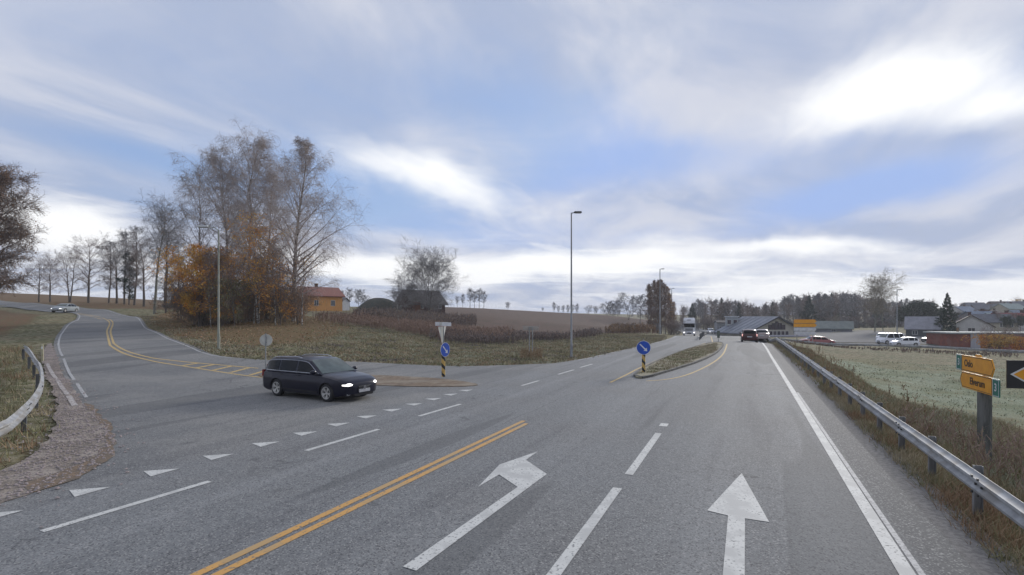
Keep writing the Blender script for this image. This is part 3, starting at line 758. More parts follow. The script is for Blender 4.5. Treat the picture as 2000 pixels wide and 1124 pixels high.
p, h = H_at(390, 57, 482)
tree_obj('autumn_tree', p, tree_mesh(106, h, 2.35, z0=.12, stems=3, trunk_r=.14, prim=36, sec=7, ter=6, qua=2, ang=(.9, .5), droop=-.05, prof=pround, leaf=30000, leaf_m=LOR, leaf_s=.07, tw=.014, leaf_z=(.12, 1.0)), 'tree full of orange leaves at the left end of the birch group', 'tree')
p, h = H_at(505, 57, 420)
tree_obj('autumn_tree', p, tree_mesh(107, h, 1.7, z0=.25, stems=2, spread=.05, trunk_r=.12, prim=34, sec=7, ter=6, qua=2, ang=(.8, .4), droop=-.05, prof=pnarrow, leaf=5200, leaf_m=LOR, leaf_s=.08, tw=.014, bark=BIRCH, twig=BTW), 'slender tree with orange leaves in front of the tallest birch', 'tree')
for i, (px, Y, ty, r_, m_, n_, lab) in enumerate(((432, 56, 520, 1.6, LOR, 2400, 'low orange-leaved sapling beside the foot of the lamp post'), (462, 55, 545, 1.5, LGR, 2600, 'small dull green tree right of the lamp post'),
        (548, 56, 505, 1.8, LOR, 2200, 'sapling with sparse orange leaves left of the fan-shaped birch'), (584, 57, 575, 1.0, LBR, 1200, 'low brown shrub at the right foot of the fan-shaped birch'))):
    p, h = H_at(px, Y, ty)
    tree_obj('sapling', p, tree_mesh(120 + i, h, r_, z0=.1, stems=3, trunk_r=.07, prim=27, sec=6, ter=6, qua=2, ang=(.8, .5), prof=pround, leaf=n_, leaf_m=m_, leaf_s=.08, tw=.013), lab, 'sapling')
# thicket below the birches
thick = [tree_mesh(140 + i, 3.4, 1.5, z0=.05, stems=5, spread=.3, trunk_r=.05, prim=30, sec=6, ter=6, qua=2, ang=(.7, .5), prof=pround, leaf=900, leaf_m=(LBR, LGR, LBR)[i], leaf_s=.07, tw=.016) for i in range(3)]
rt = random.Random(5)
for i in range(26):
    px = 350 + i * 9.0 + rt.uniform(-4, 4); Y = rt.uniform(57, 66)
    tree_obj('undergrowth_bush', at(px, Y), thick[i % 3], 'leafless brown bush in the thicket beneath the birches', 'bush', 'bushes in the thicket under the birches', rt.uniform(0, 6), rt.uniform(.6, 1.25))
# slim young birches with white stems inside the group
young = [tree_mesh(160 + i, 9, 1.1, z0=.35, trunk_r=.07, prim=26, sec=6, ter=5, qua=2, ang=(.8, .4), prof=pnarrow, bark=BIRCH, leaf=500, leaf_m=LBR, leaf_s=.06, tw=.014, lean=.05) for i in range(2)]
for i, px in enumerate((412, 436, 471, 496, 514, 538, 556, 590)):
    tree_obj('young_birch', at(px, 55 + (i * 3) % 7), young[i % 2], 'slim young birch with pale stem among the tall birches', 'young birch', 'slim young birches in the birch group', i * 1.7, rt.uniform(.65, 1.0))

# --- bare trees along the top of the side road
bare = [tree_mesh(201, 12, 3.0, z0=.25, trunk_r=.26, prim=28, sec=8, ter=7, qua=3, ang=(1.0, .6), prof=pround, tw=.016, droop=-.02),
        tree_mesh(202, 12, 3.4, z0=.2, stems=2, spread=.2, trunk_r=.25, prim=28, sec=8, ter=7, qua=3, ang=(1.0, .6), prof=pround, tw=.016, droop=-.02),
        tree_mesh(203, 12, 1.7, z0=.2, trunk_r=.17, prim=30, sec=8, ter=7, qua=3, ang=(.9, .5), prof=pnarrow, tw=.016, droop=-.08, twig=TWIGG)]
dark_t = tree_mesh(204, 11, 1.2, z0=.1, trunk_r=.14, prim=40, sec=8, ter=6, qua=2, ang=(1.1, .6), prof=pnarrow, tw=.05, twig=NEED)
labs = {98: 'leftmost small bare tree on the crest above the silver car', 136: 'spreading bare tree on the crest, forked low, just above the silver car', 173: 'dark-trunked bare tree, tallest on the crest right of the silver car'}
for i, (px, Y, ty, k) in enumerate(((76, 112, 500, 0), (98, 112, 490, 0), (136, 108, 478, 1), (173, 106, 455, 0), (212, 104, 470, 2), (228, 104, 462, 0), (243, 102, 452, 2), (262, 100, 440, 2), (281, 98, 455, 0), (322, 96, 448, 2), (345, 92, 470, 2))):
    p, h = H_at(px, Y, ty)
    L = labs.get(px)
    tree_obj('bare_tree', p, bare[k], L or 'bare tree in the dense row left of the birches', 'tree', None if L else 'bare trees in the row by the side road', i * 2.1, h / 12)
p, h = H_at(252, 101, 492)
tree_obj('spruce_tree', p, dark_t, 'slim dark spruce within the row of bare trees', 'spruce tree', None, 0, h / 11)
p, h = H_at(302, 78, 380)
tree_obj('aspen_tree', p, tree_mesh(205, h, 2.6, z0=.5, trunk_r=.26, prim=30, sec=8, ter=7, qua=3, ang=(.8, .4), prof=pround, tw=.017, bark=mat('pale_green_bark', (.23, .23, .19), (.15, .15, .12), 3, .9), twig=TWIGG, droop=-.05), 'tall pale-trunked bare aspen at the right end of the row', 'aspen tree')
p, h = H_at(324, 80, 396)
tree_obj('aspen_tree', p, tree_mesh(206, h, 2.2, z0=.5, trunk_r=.2, lean=.12, prim=26, sec=8, ter=7, qua=3, ang=(.7, .4), prof=pround, tw=.017, twig=TWIGG), 'leaning dark-stemmed bare tree right of the pale aspen', 'aspen tree')
# --- big tree at the left edge of the picture
p, h = H_at(-48, 50, 316)
tree_obj('oak_tree', p, tree_mesh(210, h, 3.5, z0=.2, trunk_r=.4, prim=84, sec=12, ter=9, qua=5, ang=(1.15, .6), prof=lambda t: np.interp(t, [0, .25, .5, .8, 1], [.75, 1.0, .82, .45, .1]), tw=.02, droop=-.04, leaf=26000, leaf_m=LBR, leaf_s=.06), 'large dense tree cut off by the left edge of the view', 'tree')

# --- trees by the barn and in the fields
p, h = H_at(838, 112, 478)
tree_obj('bare_tree', p, tree_mesh(220, h, 5.4, z0=.10, stems=4, spread=.22, trunk_r=.24, prim=72, sec=10, ter=8, qua=4, ang=(.9, .5), prof=pround, tw=.024, twig=TWIGG, droop=-.03), 'wide many-stemmed grey tree in front of the dark barn', 'tree')
p, h = H_at(790, 114, 535)
tree_obj('bare_tree', p, tree_mesh(221, h, 3.0, z0=.2, stems=3, spread=.25, trunk_r=.14, prim=36, sec=8, ter=7, qua=3, ang=(.9, .5), prof=pround, tw=.026, twig=TWIGG), 'small grey tree at the left corner of the barn', 'tree')
p, h = H_at(779, 63, 560)
tree_obj('young_birch', p, tree_mesh(222, h, .8, z0=.55, trunk_r=.06, lean=.09, prim=20, sec=6, ter=5, qua=2, ang=(.7, .4), prof=pnarrow, bark=BIRCH, tw=.014, twig=TWIGG), 'leaning white-stemmed young birch standing alone in the red weeds', 'young birch')
far = [tree_mesh(230 + i, 12, (2.0, 3.6, 2.8)[i], z0=(.35, .15, .2)[i], stems=(1, 2, 1)[i], trunk_r=.2, prim=26, sec=7, ter=6, qua=2, ang=(.8, .5), prof=(pnarrow, pround, pround)[i], tw=(.05, .06, .08)[i], twig=TWIGG) for i in range(3)]
def far_row(items, name, label, group, cat='tree', protos=far):
    for i, (px, Y, ty, k) in enumerate(items):
        p, h = H_at(px, Y, ty); tree_obj(name, p, protos[k], label, cat, group, (i * 1.9) % 6.28, h / 12)
far_row([(918 + i * 9, 255 + (i * 7) % 20, 562 + (i * 5) % 9, 0) for i in range(4)], 'poplar_tree', 'bare tall tree in the clump standing on the far field crest', 'tall bare trees in the clump on the field crest')
far_row([(668, 190, 566, 0), (683, 200, 562, 0), (700, 200, 565, 2), (713, 205, 576, 2), (893, 250, 578, 0), (904, 250, 574, 0)], 'bare_tree', 'distant bare tree on the skyline beside the farm', 'bare trees on the skyline by the farm')
far_row([(992, 250, 590, 2), (1060, 262, 601, 2), (1150, 265, 596, 1), (1164, 265, 598, 2)], 'field_shrub', 'small dark shrub on the skyline of the ploughed field', 'shrubs on the field skyline', 'shrub')
far_row([(1082 + i * 9, 290, 590 + (i * 7) % 8, 0) for i in range(6)], 'bare_tree', 'thin far tree seen past the tall lamp post', 'thin far trees past the tall lamp post')
far_row([(1183 + i * 8, 275, 593 - (i * 5) % 9, (1, 2)[i % 2]) for i in range(4)], 'bare_tree', 'grey tree in the tree line behind the ploughed field', 'grey trees behind the ploughed field')
far_row([(1228, 240, 572, 1), (1250, 232, 576, 2)], 'bare_tree', 'rounded grey tree left of the roadside aspens', 'rounded grey trees left of the aspens')
asp = [tree_mesh(240 + i, 11, .75, z0=.10, trunk_r=.12, prim=38, sec=8, ter=6, qua=2, ang=(.45, .25), prof=pnarrow, tw=.022, bark=BIRCH, leaf=700, leaf_m=(LBR, LOR)[i], leaf_s=.09, droop=.0, up=.1) for i in range(2)]
for i, (px, Y, ty, k) in enumerate(((1268, 104, 556, 0), (1276, 108, 549, 0), (1284, 104, 551, 0), (1292, 108, 547, 0), (1300, 104, 556, 0), (1306, 110, 560, 1), (1311, 112, 574, 1), (1316, 116, 590, 1), (1271, 110, 560, 0), (1288, 112, 548, 0))):
    p, h = H_at(px, Y, ty)
    tree_obj('aspen_tree', p, asp[k], 'upright bare aspen in the tight cluster by the road bend' if k == 0 else 'upright aspen with orange leaves in the cluster by the bend', 'aspen tree', ('bare aspens by the road bend', 'orange aspens by the road bend')[k], i * 1.3, h / 11)
rbush = [tree_mesh(250 + i, 3, 1.5, z0=.03, stems=5, spread=.35, trunk_r=.05, prim=30, sec=6, ter=6, qua=2, ang=(.7, .5), prof=pround, tw=.03, twig=(TWIG, TWIGG)[i]) for i in range(2)]
for i, (px, Y, sc) in enumerate(((1310, 96, 1.0), (1322, 100, .95), (1316, 104, 1.1), (1235, 88, .5), (1222, 90, .5), (1288, 98, .7))):
    tree_obj('roadside_bush', at(px, Y), rbush[i % 2], 'round bare bush on the verge left of the white truck' if px > 1300 else 'low dark bush at the edge of the ploughed field', 'bush', 'bushes left of the truck' if px > 1300 else 'low bushes by the ploughed field', i, sc)

# --- the wood behind the shops
forest = [tree_mesh(260 + i, 15, (1.5, 1.9, 1.3, 2.2)[i], z0=(.3, .22, .35, .12)[i], trunk_r=.2, prim=30, sec=7, ter=5, qua=0, ang=(.6, .35), prof=(pnarrow, pround, pnarrow, pround)[i], tw=.08, twig=(TWIGG, TWIG, TWIGG, TWIG)[i], bark=(BARK, BARK, BIRCH, BARK)[i]) for i in range(4)]
pspr = lambda t: np.clip(1 - t, .03, 1) ** .9
spruce = [tree_mesh(270 + i, 12, 2.6, z0=.06, trunk_r=.18, prim=90, sec=9, ter=5, qua=0, ang=(1.5, 1.0), prof=pspr, tw=.13, twig=NEED, droop=-.10) for i in range(2)]
pine = tree_mesh(272, 13, 2.8, z0=.35, trunk_r=.2, prim=44, sec=9, ter=7, qua=0, ang=(1.1, .6), prof=pround, tw=.16, twig=NEED2)
rt = random.Random(9)
tops = ([1335, 1370, 1400, 1450, 1480, 1520, 1560, 1600, 1650, 1700, 1740, 1790, 1830], [600, 590, 588, 592, 602, 588, 580, 577, 576, 584, 592, 590, 592])
for row in range(3):
    for i in range(46):
        px = 1338 + i * 10.6 + rt.uniform(-5, 5); Y = (205, 225, 250)[row] + rt.uniform(-8, 8)
        if row == 0 and px < 1372: continue
        ty = np.interp(px, *tops) + rt.uniform(-8, 4) + (4 if row == 0 else 0)
        p, h = H_at(px, Y, ty)
        if rt.random() < .09: tree_obj('spruce_tree', p, spruce[0], 'dark pointed spruce among the bare trees of the wood', 'spruce tree', 'spruces within the wood behind the shops', rt.uniform(0, 6), h / 12)
        else: tree_obj('wood_tree', p, forest[rt.randrange(4)], 'bare tree in the dense wood behind the shops', 'tree', 'bare trees of the wood behind the shops', rt.uniform(0, 6), h / 15)
for i in range(46):
    px = 1345 + i * 10.4 + rt.uniform(-5, 5)
    tree_obj('wood_bush', at(px, rt.uniform(195, 203)), rbush[i % 2], 'bare bush along the edge of the wood', 'bush', 'bushes along the edge of the wood', rt.uniform(0, 6), rt.uniform(1.0, 1.9))
for i, (px, Y, ty) in enumerate(((1770, 175, 596), (1786, 170, 588), (1800, 168, 586), (1812, 172, 590), (1822, 166, 594), (1838, 172, 600), (1762, 178, 604))):
    p, h = H_at(px, Y, ty)
    tree_obj('pine_tree', p, pine, 'dark green rounded pine left of the lone pointed spruce', 'pine tree', 'dark pines left of the lone spruce', i * 1.1, h / 13)
p, h = H_at(1848, 118, 573)
tree_obj('spruce_tree', p, spruce[1], 'lone pointed spruce standing behind the red brick building', 'spruce tree', None, 0, h / 12)
pale = tree_mesh(280, 14, 2.6, z0=.35, trunk_r=.16, stems=2, spread=.12, prim=34, sec=8, ter=6, qua=2, ang=(.7, .4), prof=pround, tw=.03, twig=mat('pale_twigs', (.27, .24, .19), (.22, .19, .14), .5, .9), bark=MATS['pale_green_bark'], leaf=900, leaf_m=mat('pale_leaves', (.36, .32, .18), (.30, .25, .14), 1, .8), leaf_s=.1)
for i, (px, Y, ty) in enumerate(((1708, 140, 557), (1726, 144, 560))):
    p, h = H_at(px, Y, ty)
    tree_obj('aspen_tree', p, pale, ('tall pale aspen rising above the wood, left one of the pair', 'pale aspen rising above the wood, right one of the pair')[i], 'aspen tree', None, i * 2, h / 14)
p, h = H_at(1632, 150, 622)
tree_obj('aspen_tree', p, pale, 'small pale aspen at the edge of the wood right of the yellow signs', 'aspen tree', None, 1, h / 14)
rt = random.Random(3)
for i in range(34):
    px = 1862 + i * 5.6 + rt.uniform(-3, 3); Y = rt.uniform(330, 400); k = rt.randrange(4)
    p, h = H_at(px, Y, rt.uniform(592, 603))
    tree_obj('hill_tree', p, (forest[0], forest[1], pine, forest[3])[k], 'tree on the crest above the hillside houses', 'tree', 'trees on the crest above the houses', rt.uniform(0, 6), max(.35, h / (13 if k == 2 else 15)))
for i in range(46):
    px = 1866 + i * 3.4 + rt.uniform(-3, 3); Y = rt.uniform(130, 300)
    tree_obj('garden_tree', at(px, Y), (rbush[0], forest[3], pine, rbush[1])[i % 4], 'small tree or bush between the hillside houses', 'tree', 'garden trees between the hillside houses', rt.uniform(0, 6), (1.4, .35, .35, 1.3)[i % 4])
p, h = H_at(1986, 340, 585)
yel = tree_mesh(290, 10, 3, z0=.1, stems=3, trunk_r=.12, prim=30, sec=6, ter=6, qua=0, ang=(.8, .5), prof=pround, leaf=3500, leaf_m=LYE, leaf_s=.22, tw=.04)
tree_obj('autumn_tree', p, yel, 'pale orange-leaved tree on the crest above the houses', 'tree', None, 0, h / 10)
ob = [tree_mesh(292 + i, 3, 1.5, z0=.05, stems=4, spread=.3, trunk_r=.05, prim=28, sec=6, ter=5, qua=0, ang=(.8, .5), prof=pround, leaf=2600, leaf_m=(LOR, LYE)[i], leaf_s=.1, tw=.02) for i in range(2)]
for i, (px, Y, sc, lab) in enumerate(((1930, 84, .85, 'orange autumn bush in front of the brick wall, left one of the pair'), (1950, 83, .9, 'yellow-orange bush in front of the brick wall, right one of the pair'), (1990, 82, .8, 'pale orange bush at the right end of the brick wall'))):
    tree_obj('autumn_bush', at(px, Y), ob[i % 2], lab, 'bush', None, i, sc)
far_row([(1340 + i * 7, 420, 600 + (i * 5) % 9, 2) for i in range(5)], 'wood_tree', 'hazy tree far up the road beyond the truck', 'far trees beyond the truck')
# ------------------------------------------------------------------ guardrails
STEEL = mat('galvanised_steel', (.40, .41, .42), (.29, .295, .30), 5, .6, metal=.35, c3=(.27, .26, .245), s3=1.6)
STEELD = mat('weathered_steel_post', (.27, .275, .28), (.17, .17, .17), 4, .7, metal=.3, stretch=(1, 1, .3))
BOLT = mat('dark_bolt', (.05, .05, .05), rough=.6)
WPROF = [(0, 0), (.012, .035), (.075, .065), (.08, .10), (.025, .135), (.02, .155), (.025, .175), (.08, .21), (.075, .245), (.012, .275), (0, .31)]
def guardrail(name, path, label, top=.70, side=1, post=2.0, seg=4.0, group=None, posts=True, ptop=.03, sink=.3):
    """path: world xy; the beam's face looks to the given side"""
    Q = np.array(path); d = np.hypot(*(Q[1:] - Q[:-1]).T); cum = np.concatenate([[0], np.cumsum(d)]); tot = cum[-1]
    P0 = lambda t: np.array([np.interp(t, cum, Q[:, 0]), np.interp(t, cum, Q[:, 1])])
    o0 = P0(0); root = thing(name, (o0[0], o0[1], hz(*o0)), label, 'guardrail', group); zb = hz(*o0)
    k = 0; t = 0.0
    while t < tot - .05:
        t1 = min(tot, t + seg); n = max(2, int((t1 - t) / .8) + 1); ts = np.linspace(t, t1 + (.06 if t1 < tot else 0), n)
        mb = MB(); vs = []
        for q in ts:
            p = P0(min(q, tot)); tg = P0(min(tot, q + .3)) - P0(max(0, q - .3)); tg /= np.hypot(*tg); nn = np.array([-tg[1], tg[0]]) * side
            z = hz(*p) + top - .31
            off = .004 * (k % 2)
            for (a_, b_) in WPROF: vs.append((p[0] + nn[0] * (a_ + off) - o0[0], p[1] + nn[1] * (a_ + off) - o0[1], z + b_ - zb))
            for (a_, b_) in WPROF[::-1]: vs.append((p[0] + nn[0] * (a_ + off - .006) - o0[0], p[1] + nn[1] * (a_ + off - .006) - o0[1], z + b_ - zb))
        w = len(WPROF) * 2
        fs = [(i * w + j, i * w + (j + 1) % w, (i + 1) * w + (j + 1) % w, (i + 1) * w + j) for i in range(n - 1) for j in range(w)]
        fs += [tuple(range(w)), tuple((n - 1) * w + j for j in range(w))[::-1]]
        mb.add(vs, fs); rp = mb.build('rail_panel', STEEL, root, smooth=50)
        if k < 14:
            q = P0(t); tg = P0(min(tot, t + .3)) - P0(max(0, t - .3)); tg /= np.hypot(*tg); nn = np.array([-tg[1], tg[0]]) * side; bb_ = MB(); z = hz(*q) + top - .31 - zb; ang = math.atan2(tg[1], tg[0])
            for da in (.06, .26):
                for zz in (.045, .155, .265): bb_.box((q[0] + tg[0] * da + nn[0] * (.045 if zz == .155 else .085) - o0[0], q[1] + tg[1] * da + nn[1] * (.045 if zz == .155 else .085) - o0[1], z + zz), (.035, .02, .03), 0, ang)
            bb_.build('splice_bolts', BOLT, rp)
        t = t1; k += 1
    if posts:
        me = None; t = .6
        while t < tot:
            p = P0(t); tg = P0(min(tot, t + .3)) - P0(max(0, t - .3)); ang = math.atan2(tg[1], tg[0]); nn = np.array([-math.sin(ang), math.cos(ang)]) * side
            if me is None:
                mb = MB(); h = top + sink + ptop
                mb.box((0, 0, h / 2 - sink), (.008, .10, h)); mb.box((-.035, -.05, h / 2 - sink), (.07, .006, h)); mb.box((-.035, .05, h / 2 - sink), (.07, .006, h))
                o = mb.build('post', STEELD, root); me = o.data
            else: o = link('post', me, root)
            o.location = (p[0] - nn[0] * .075 - o0[0], p[1] - nn[1] * .075 - o0[1], hz(*p) - zb); o.rotation_euler = (random.uniform(-.02, .02), random.uniform(-.02, .02), ang)
            t += post
    return root
guardrail('guardrail', [su(s, -2.98 + (.5 if s < 80 else 0) * 0) for s in np.arange(1.0, 62, 2.0)] + [su(70, -2.6), su(80, -2.3), su(94, -1.9), su(110, -.9), su(130, .6)], 'steel guardrail along the right edge of the main road', .70, 1)
lr = wp((-130, 9.2), (-60, 9.6), (0, 10.3), (40, 12), (68, 14.4), (80, 17.3), (76, 20), (64, 24), (45, 28.6))
guardrail('guardrail', smooth_line(lr, 4), 'curved steel guardrail at the left edge beside the gravel', .76, -1, 4, ptop=-.2)
guardrail('guardrail', [su(66, 5.2), su(80, 5.9), su(94, 6.6), su(112, 8.2), su(130, 10), (55.5, 145), (58, 165)], 'guardrail between the two carriageways beside the white truck', .72, 1, 3)
guardrail('guardrail', wp((1525, 85), (1560, 82), (1700, 79.5), (1850, 77), (1990, 73), (2120, 70)), 'pale guardrail along the side road with the white cars', .62, -1, 3)
guardrail('guardrail', wp((2060, 8.2), (2030, 7.2)), 'short piece', .7, 1, 5) if False else None

# ------------------------------------------------------------------ lamp posts
GALV = mat('grey_lamp_steel', (.30, .31, .32), (.22, .23, .24), 2, .55, metal=.3)
GREENP = mat('pale_green_grey_pole', (.33, .34, .28), (.24, .25, .21), 2, .7)
LHEAD = mat('dark_lamp_head', (.07, .075, .08), rough=.5)
LPALE = mat('pale_lamp_head', (.55, .56, .55), rough=.5)
GLS = mat('lamp_glass', (.45, .47, .48), rough=.25)
def lamp_post(px, Y, topy, label, side=1, arm=.55, head='dark', pole=GALV, r=.075, curved=False):
    p, h = H_at(px, Y, topy)
    t = thing('street_lamp', p, label, 'street lamp')
    MB().tube([(0, 0, -.2), (0, 0, .9), (0, 0, .95), (0, 0, h)], [r * 1.25, r * 1.2, r, r * .6], 10).build('pole', pole, t, 40)
    MB().tube([(0, 0, 0), (0, 0, .05)], r * 2, 10).box((r * 1.1, 0, .6), (.03, .09, .3)).build('base_plate', pole, t)
    if curved:
        MB().tube([(0, 0, h - .02), (side * .25, 0, h + .16), (side * .7, 0, h + .24)], .03, 8).build('arm', pole, t, 40)
        hb = MB().box((side * 1.0, 0, h + .25), (.75, .30, .13), top=(.8, .6)); hb.build('lamp_head', LPALE, t, bevel=.02)
        MB().box((side * 1.05, 0, h + .175), (.5, .22, .03)).build('lens', GLS, t)
    else:
        MB().tube([(0, 0, h - .04), (side * .2, 0, h + .02)], .035, 8).build('arm', pole, t, 40)
        MB().box((side * (.18 + arm / 2), 0, h + .04), (arm, .30, .11), top=(.92, .8)).build('lamp_head', LHEAD, t, bevel=.02)
        MB().box((side * (.2 + arm / 2), 0, h - .025), (arm * .7, .22, .02)).build('lens', GLS, t)
    return t
lamp_post(427, 33, 450, 'lamp post with pale head on a short arm before the birches', -1, pole=GREENP, r=.07, curved=True)
lamp_post(1116, 36.2, 416, 'tall slim lamp post standing alone on the verge mid picture', 1)
lamp_post(1289, 89, 526, 'lamp post in front of the roadside aspen cluster', 1, r=.11)
lamp_post(1312, 138, 564, 'farther lamp post at the right edge of the aspen cluster', 1, r=.13)
lamp_post(1752, 99, 566, 'lamp post behind the parked white cars', 1, r=.10, arm=.9)
lamp_post(1297, 118, 585, 'shorter lamp post between the two lamp posts by the aspens', 1, r=.06)

# ------------------------------------------------------------------ signs
SBACK = mat('grey_sign_back', (.55, .55, .50), (.45, .45, .41), 4, .6)
SPOLE = mat('sign_pole_steel', (.33, .34, .33), (.24, .25, .25), 3, .6, metal=.2)
SBLUE = mat('sign_blue', (.012, .08, .48), (.015, .07, .38), 6, .4)
SWHITE = mat('sign_white', (.72, .73, .74), (.60, .61, .62), 6, .4)
SYEL = mat('sign_yellow', (.80, .36, .015), (.72, .30, .012), 5, .45)
SGRN = mat('sign_green', (.015, .17, .12), (.012, .13, .10), 5, .45)
SBLK = mat('sign_black', (.018, .018, .022), rough=.5)
SRED = mat('sign_red', (.45, .04, .03), rough=.45)
MYEL = mat('marker_yellow', (.62, .42, .12), (.50, .32, .09), 9, .55)
TIMB = mat('grey_weathered_post', (.17, .175, .165), (.08, .085, .08), 3, .9, .5, 12, stretch=(3, 3, .5))
def disc(r, n=32): return [(r * math.cos(2 * math.pi * i / n), r * math.sin(2 * math.pi * i / n)) for i in range(n)]
def arrow2d(L, w, hw, hl):      # arrow pointing +x, centred
    return [(-L / 2, -w / 2), (L / 2 - hl, -w / 2), (L / 2 - hl, -hw / 2), (L / 2, 0), (L / 2 - hl, hw / 2), (L / 2 - hl, w / 2), (-L / 2, w / 2)]
def rot2(P, a): return [(x * math.cos(a) - y * math.sin(a), x * math.sin(a) + y * math.cos(a)) for x, y in P]
def striped_marker(t, h=.95, r=.085):
    """round keep-side post with slanted black and yellow bands"""
    n = 16; k = 34; mb = MB(); vs = []; fs = []; ms = []
    for i in range(k + 1):
        for j in range(n):
            a = 2 * math.pi * j / n; vs.append((r * math.cos(a), r * math.sin(a), h * i / k))
    for i in range(k):
        for j in range(n):
            fs.append((i * n + j, i * n + (j + 1) % n, (i + 1) * n + (j + 1) % n, (i + 1) * n + j))
            zz = h * (i + .5) / k + .10 * math.cos(2 * math.pi * (j + .5) / n); ms.append(0 if (zz % .40) < .17 else 1)
    b = len(mb.v); mb.v += vs; mb.f += fs; mb.m += ms; mb.add([(r * math.cos(2 * math.pi * j / n), r * math.sin(2 * math.pi * j / n), h) for j in range(n)], [tuple(range(n))], 0)
    return mb.build('striped_sleeve', [SBLK, MYEL], t, 50)
def round_blue(t, z, r, ang, yaw, off=.06):
    """round sign with a slanting white arrow; faces local -Y turned by yaw"""
    m = Matrix.Rotation(yaw, 3, 'Z'); ax = m @ Vector((1, 0, 0)); an = m @ Vector((0, -1, 0)); ay = Vector((0, 0, 1)); o = Vector((0, 0, z)) + an * off
    pl = MB().prism(disc(r), o, ax, ay, an, .012, 0).build('sign_plate', SWHITE, t)
    MB().prism(disc(r * .955), o + an * .012, ax, ay, an, .003, 0).build('blue_face', SBLUE, pl)
    MB().prism(rot2(arrow2d(r * 1.45, r * .16, r * .62, r * .42), ang), o + an * .015, ax, ay, an, .003, 0).build('white_arrow', SWHITE, pl)
    MB().box((0, 0, z), (.1, .1, .05)).build('bracket', SPOLE, t)
kz = .11
p = at(1257, 25.6); t = thing('keep_right_sign', (p.x, p.y, kz), 'round blue sign with arrow, facing us on the turf island', 'road sign')
MB().tube([(0, 0, 0), (0, 0, 1.66)], .03, 8).build('pole', SPOLE, t, 40); striped_marker(t, .98); round_blue(t, 1.22, .345, R(-45), math.atan2(-p.x, p.y), .09)
p = at(866, 23.6); t = thing('keep_right_sign', (p.x, p.y, kz), 'blue sign turned edgeways below the white back of a give way sign', 'road sign')
MB().tube([(0, 0, 0), (0, 0, 2.50)], .03, 8).build('pole', SPOLE, t, 40); striped_marker(t, 1.0); round_blue(t, 1.25, .33, R(-45), R(58), .10)
m = Matrix.Rotation(R(73), 3, 'Z'); ax = m @ Vector((1, 0, 0)); an = m @ Vector((0, -1, 0))
tp = MB().prism([(-.45, .40), (0, -.42), (.45, .40)], Vector((0, 0, 1.92)) - an * .06, ax, (0, 0, 1), -an, .014).build('give_way_plate', SBACK, t)
MB().prism([(-.47, .41), (0, -.44), (.47, .41)], Vector((0, 0, 1.92)) - an * .075, ax, (0, 0, 1), -an, .004).build('red_border', SRED, tp)
MB().prism([(-.33, .33), (0, -.26), (.33, .33)], Vector((0, 0, 1.92)) - an * .08, ax, (0, 0, 1), -an, .004).build('white_face', SWHITE, tp)
MB().prism([(-.36, -.08), (.36, -.10), (.36, .07), (-.36, .09)], Vector((0, -.05, 2.43)), (1, .1, 0), (0, 0, 1), (0, -1, 0), .014).build('top_plate', SWHITE, t)
MB().prism([(-.30, -.075), (.30, -.075), (.30, .075), (-.30, .075)], Vector((0, .05, 2.44)), (.5, .85, 0), (0, 0, 1), (.85, -.5, 0), .014).build('top_plate', SBACK, t)
p = at(519, 25.0); t = thing('round_sign', (p.x, p.y, kz), 'grey back of a round sign behind the dark estate car', 'road sign')
MB().tube([(0, 0, 0), (0, 0, 1.95)], .03, 8).build('pole', SPOLE, t, 40)
m = Matrix.Rotation(R(12), 3, 'Z'); an = m @ Vector((0, 1, 0))
MB().prism(disc(.29), Vector((0, 0, 1.62)) + an * .05, m @ Vector((1, 0, 0)), (0, 0, 1), an, .012).build('sign_plate', SBACK, t)
MB().prism(disc(.275), Vector((0, 0, 1.62)) + an * .062, m @ Vector((1, 0, 0)), (0, 0, 1), an, .004).build('blue_face', SBLUE, t)
MB().box((0, .03, 1.5), (.07, .03, .05)).box((0, .03, 1.74), (.07, .03, .05)).build('bracket', SPOLE, t)
p = at(1037, 36); t = thing('sign_board', tuple(p), 'grey back of a small board on two posts in the verge grass', 'road sign')
for x in (-.11, .11): MB().tube([(x, 0, -.1), (x, 0, 2.05)], .035, 8).build('pole', SPOLE, t, 40)
MB().box((0, .06, 1.93), (1.12, .02, .3)).build('sign_plate', mat('brown_grey_back', (.40, .36, .32), (.33, .29, .26), 3, .8), t)
MB().box((0, .04, 1.85), (.5, .02, .03)).box((0, .04, 2.0), (.5, .02, .03)).build('bracket', SPOLE, t)
# narrow marker on the far tip of the turf island and marker posts
p = at(1403, 58); t = thing('island_marker', tuple(p), 'narrow dark sign post at the far tip of the turf island', 'road sign')
MB().tube([(0, 0, 0), (0, 0, 1.25)], .035, 8).build('pole', SPOLE, t, 40); MB().box((0, -.04, .85), (.3, .02, .8)).build('sign_plate', mat('dull_green_back', (.10, .12, .10), rough=.7), t)
DELB = mat('delineator_plastic', (.55, .52, .36), (.45, .40, .25), 5, .6)
for px, Y, lab in ((1272, 86, 'pale marker post at the edge of the field left of the aspens'), (83, 26.5, 'pale wooden marker stake at the far end of the curved guardrail')):
    p = at(px, Y); t = thing('marker_post', tuple(p), lab, 'marker post')
    MB().box((0, 0, .42), (.11, .05, .95), top=(.8, .8)).build('shaft', DELB, t, bevel=.008); MB().box((0, -.03, .72), (.07, .012, .12)).build('reflector', SWHITE, t)

